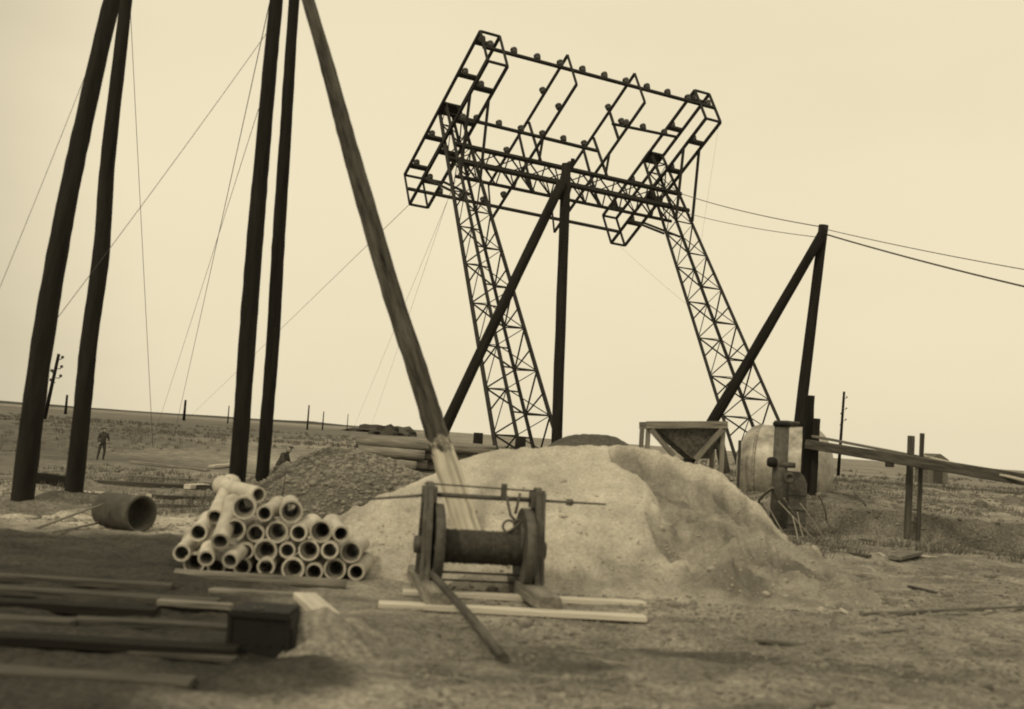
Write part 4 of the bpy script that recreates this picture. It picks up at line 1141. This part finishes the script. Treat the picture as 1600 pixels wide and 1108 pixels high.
tag(round_bar('trailing_wire', [onground(436, 800) + Zv * .05, at(441, 775, 15.5), at(446, 742, 15.5), at(447, 728, 15.6)], .008, M['wire'], None, 6), 'thin pale wire sticking up behind the pipe pile', 'wire')

# grit, clods and twigs trodden into the ground
N = 34000
yy = 5.5 * (34 / 5.5) ** rng.random(N); xx = rng.uniform(-1, 1, N) * (.5 * yy + .6)
cl = fbm(xx * .8, yy * .8, 3, 91)
keep = (cl > -.25) & ~((xx < -.5) & (yy < 15)) & ~((np.abs(xx - .4) < 3) & (yy > 12) & (yy < 18.5))
xx, yy = xx[keep], yy[keep]
zz = terrain(xx, yy)
sz = rng.uniform(.006, .026, len(xx)) * (1 + 1.8 * (rng.random(len(xx)) > .965)) * (.6 + yy / 22)
cd_ = scatter('ground_clods', np.stack([xx, yy, zz], 1), sz, mat('clods of soil', .25, .07, 5, (1, 1, 1), .95, .4)); tag(cd_, 'clods and stones strewn over the bare ground', 'clods', None, 'stuff')
N = 3800
yy = 5.8 * (32 / 5.8) ** rng.random(N); xx = rng.uniform(-1, 1, N) * (.5 * yy + .6)
cl = fbm(xx * .6 + 9, yy * .6, 3, 95) + .5 * sstep(3, 6, xx)
keep = (cl > .1) & ~((xx < -.8) & (yy < 15)) & ~((np.abs(xx - .4) < 2.8) & (yy > 12.3) & (yy < 18.5))
xx, yy = xx[keep], yy[keep]; zz = terrain(xx, yy)
V = []; F = []
for x, y, z in zip(xx, yy, zz):
    a = random.uniform(0, 3.14); L = random.uniform(.06, .3); t = random.uniform(.0015, .004) * (1 + y / 30)
    d = Vector((math.cos(a), math.sin(a) * .8, random.uniform(-.15, .25))) * L
    p0 = Vector((x, y, z + .01)) - d / 2; p1 = p0 + d; p1.z = max(p1.z, z + .004); p0.z = max(p0.z, z + .004)
    s_ = d.cross(Zv).normalized() * t; u_ = Vector((0, 0, t * 1.6)); i = len(V)
    V += [p0 - s_, p0 + s_, p0 + u_, p1 - s_, p1 + s_, p1 + u_]
    F += [(i, i + 1, i + 4, i + 3), (i + 1, i + 2, i + 5, i + 4), (i + 2, i, i + 3, i + 5), (i, i + 2, i + 1), (i + 3, i + 4, i + 5)]
tag(mobj('twig_litter', V, F, M['straw']), 'straw and twigs strewn over the bare ground', 'twigs', None, 'stuff')

# rubble on the bank and dry grass over the rough ground
N = 5200
xx = rng.uniform(5.5, 17, N); yy = rng.uniform(24.2, 40, N)
keep = (fbm(xx * .45, yy * .45, 3, 101) > .0) & ((yy - 24) * .93 + (xx - 6.7) * .37 > .4)
xx, yy = xx[keep], yy[keep]
rb = scatter('bank_rubble', np.stack([xx, yy, terrain(xx, yy)], 1), rng.uniform(.015, .09, len(xx)) * (1 + 1.6 * (rng.random(len(xx)) > .95)), mat('broken stone and clay', .20, .07, 5, (1, 1, 1), .95, .4)); tag(rb, 'broken stones and clay lumps strewn over the bank on the right', 'rubble', None, 'stuff')
N = 16000
yy = 17 * (150 / 17) ** rng.random(N); xx = rng.uniform(-1, 1, N) * (.5 * yy + 1)
keep = (fbm(xx * .12, yy * .12, 3, 111) + .5 * fbm(xx * .9, yy * .9, 2, 113) > .1) & ~((np.abs(xx - .5) < 4) & (yy < 24))
xx, yy = xx[keep], yy[keep]; zz = terrain(xx, yy)
K = 7; n_ = len(xx)
bx = np.repeat(xx, K) + rng.normal(0, .10, n_ * K); by = np.repeat(yy, K) + rng.normal(0, .10, n_ * K); bz = np.repeat(zz, K) - .01
hh = rng.uniform(.05, .22, n_ * K) * (.7 + np.repeat(yy, K) / 120); aa = rng.uniform(0, 6.28, n_ * K); wd_ = .004 + .00025 * by
tip = np.stack([bx + np.cos(aa) * hh * .5, by + np.sin(aa) * hh * .5, bz + hh], 1)
l_ = np.stack([bx - wd_, by, bz], 1); r_ = np.stack([bx + wd_, by, bz], 1)
V = np.stack([l_, r_, tip], 1).reshape(-1, 3); Fc = np.arange(len(V)).reshape(-1, 3)
me = bpy.data.meshes.new('dry_grass'); me.vertices.add(len(V)); me.vertices.foreach_set('co', V.ravel())
me.loops.add(Fc.size); me.loops.foreach_set('vertex_index', Fc.ravel()); me.polygons.add(len(Fc))
me.polygons.foreach_set('loop_start', np.arange(0, Fc.size, 3)); me.polygons.foreach_set('loop_total', np.full(len(Fc), 3)); me.update(calc_edges=True)
me.materials.append(mat('dry grass', .16, .09, .6, (1, 1, 1), .95, 0))
tag(place(bpy.data.objects.new('dry_grass', me), Matrix.Identity(4)), 'sparse dry grass over the rough ground towards the horizon', 'grass', None, 'stuff')

PW = ['far left bent pole', 'second black pole', 'thicker twin pole', 'thinner twin pole', 'slanting pole']
for (cx_, cy_, r_), w_ in zip(COLLARS, PW):
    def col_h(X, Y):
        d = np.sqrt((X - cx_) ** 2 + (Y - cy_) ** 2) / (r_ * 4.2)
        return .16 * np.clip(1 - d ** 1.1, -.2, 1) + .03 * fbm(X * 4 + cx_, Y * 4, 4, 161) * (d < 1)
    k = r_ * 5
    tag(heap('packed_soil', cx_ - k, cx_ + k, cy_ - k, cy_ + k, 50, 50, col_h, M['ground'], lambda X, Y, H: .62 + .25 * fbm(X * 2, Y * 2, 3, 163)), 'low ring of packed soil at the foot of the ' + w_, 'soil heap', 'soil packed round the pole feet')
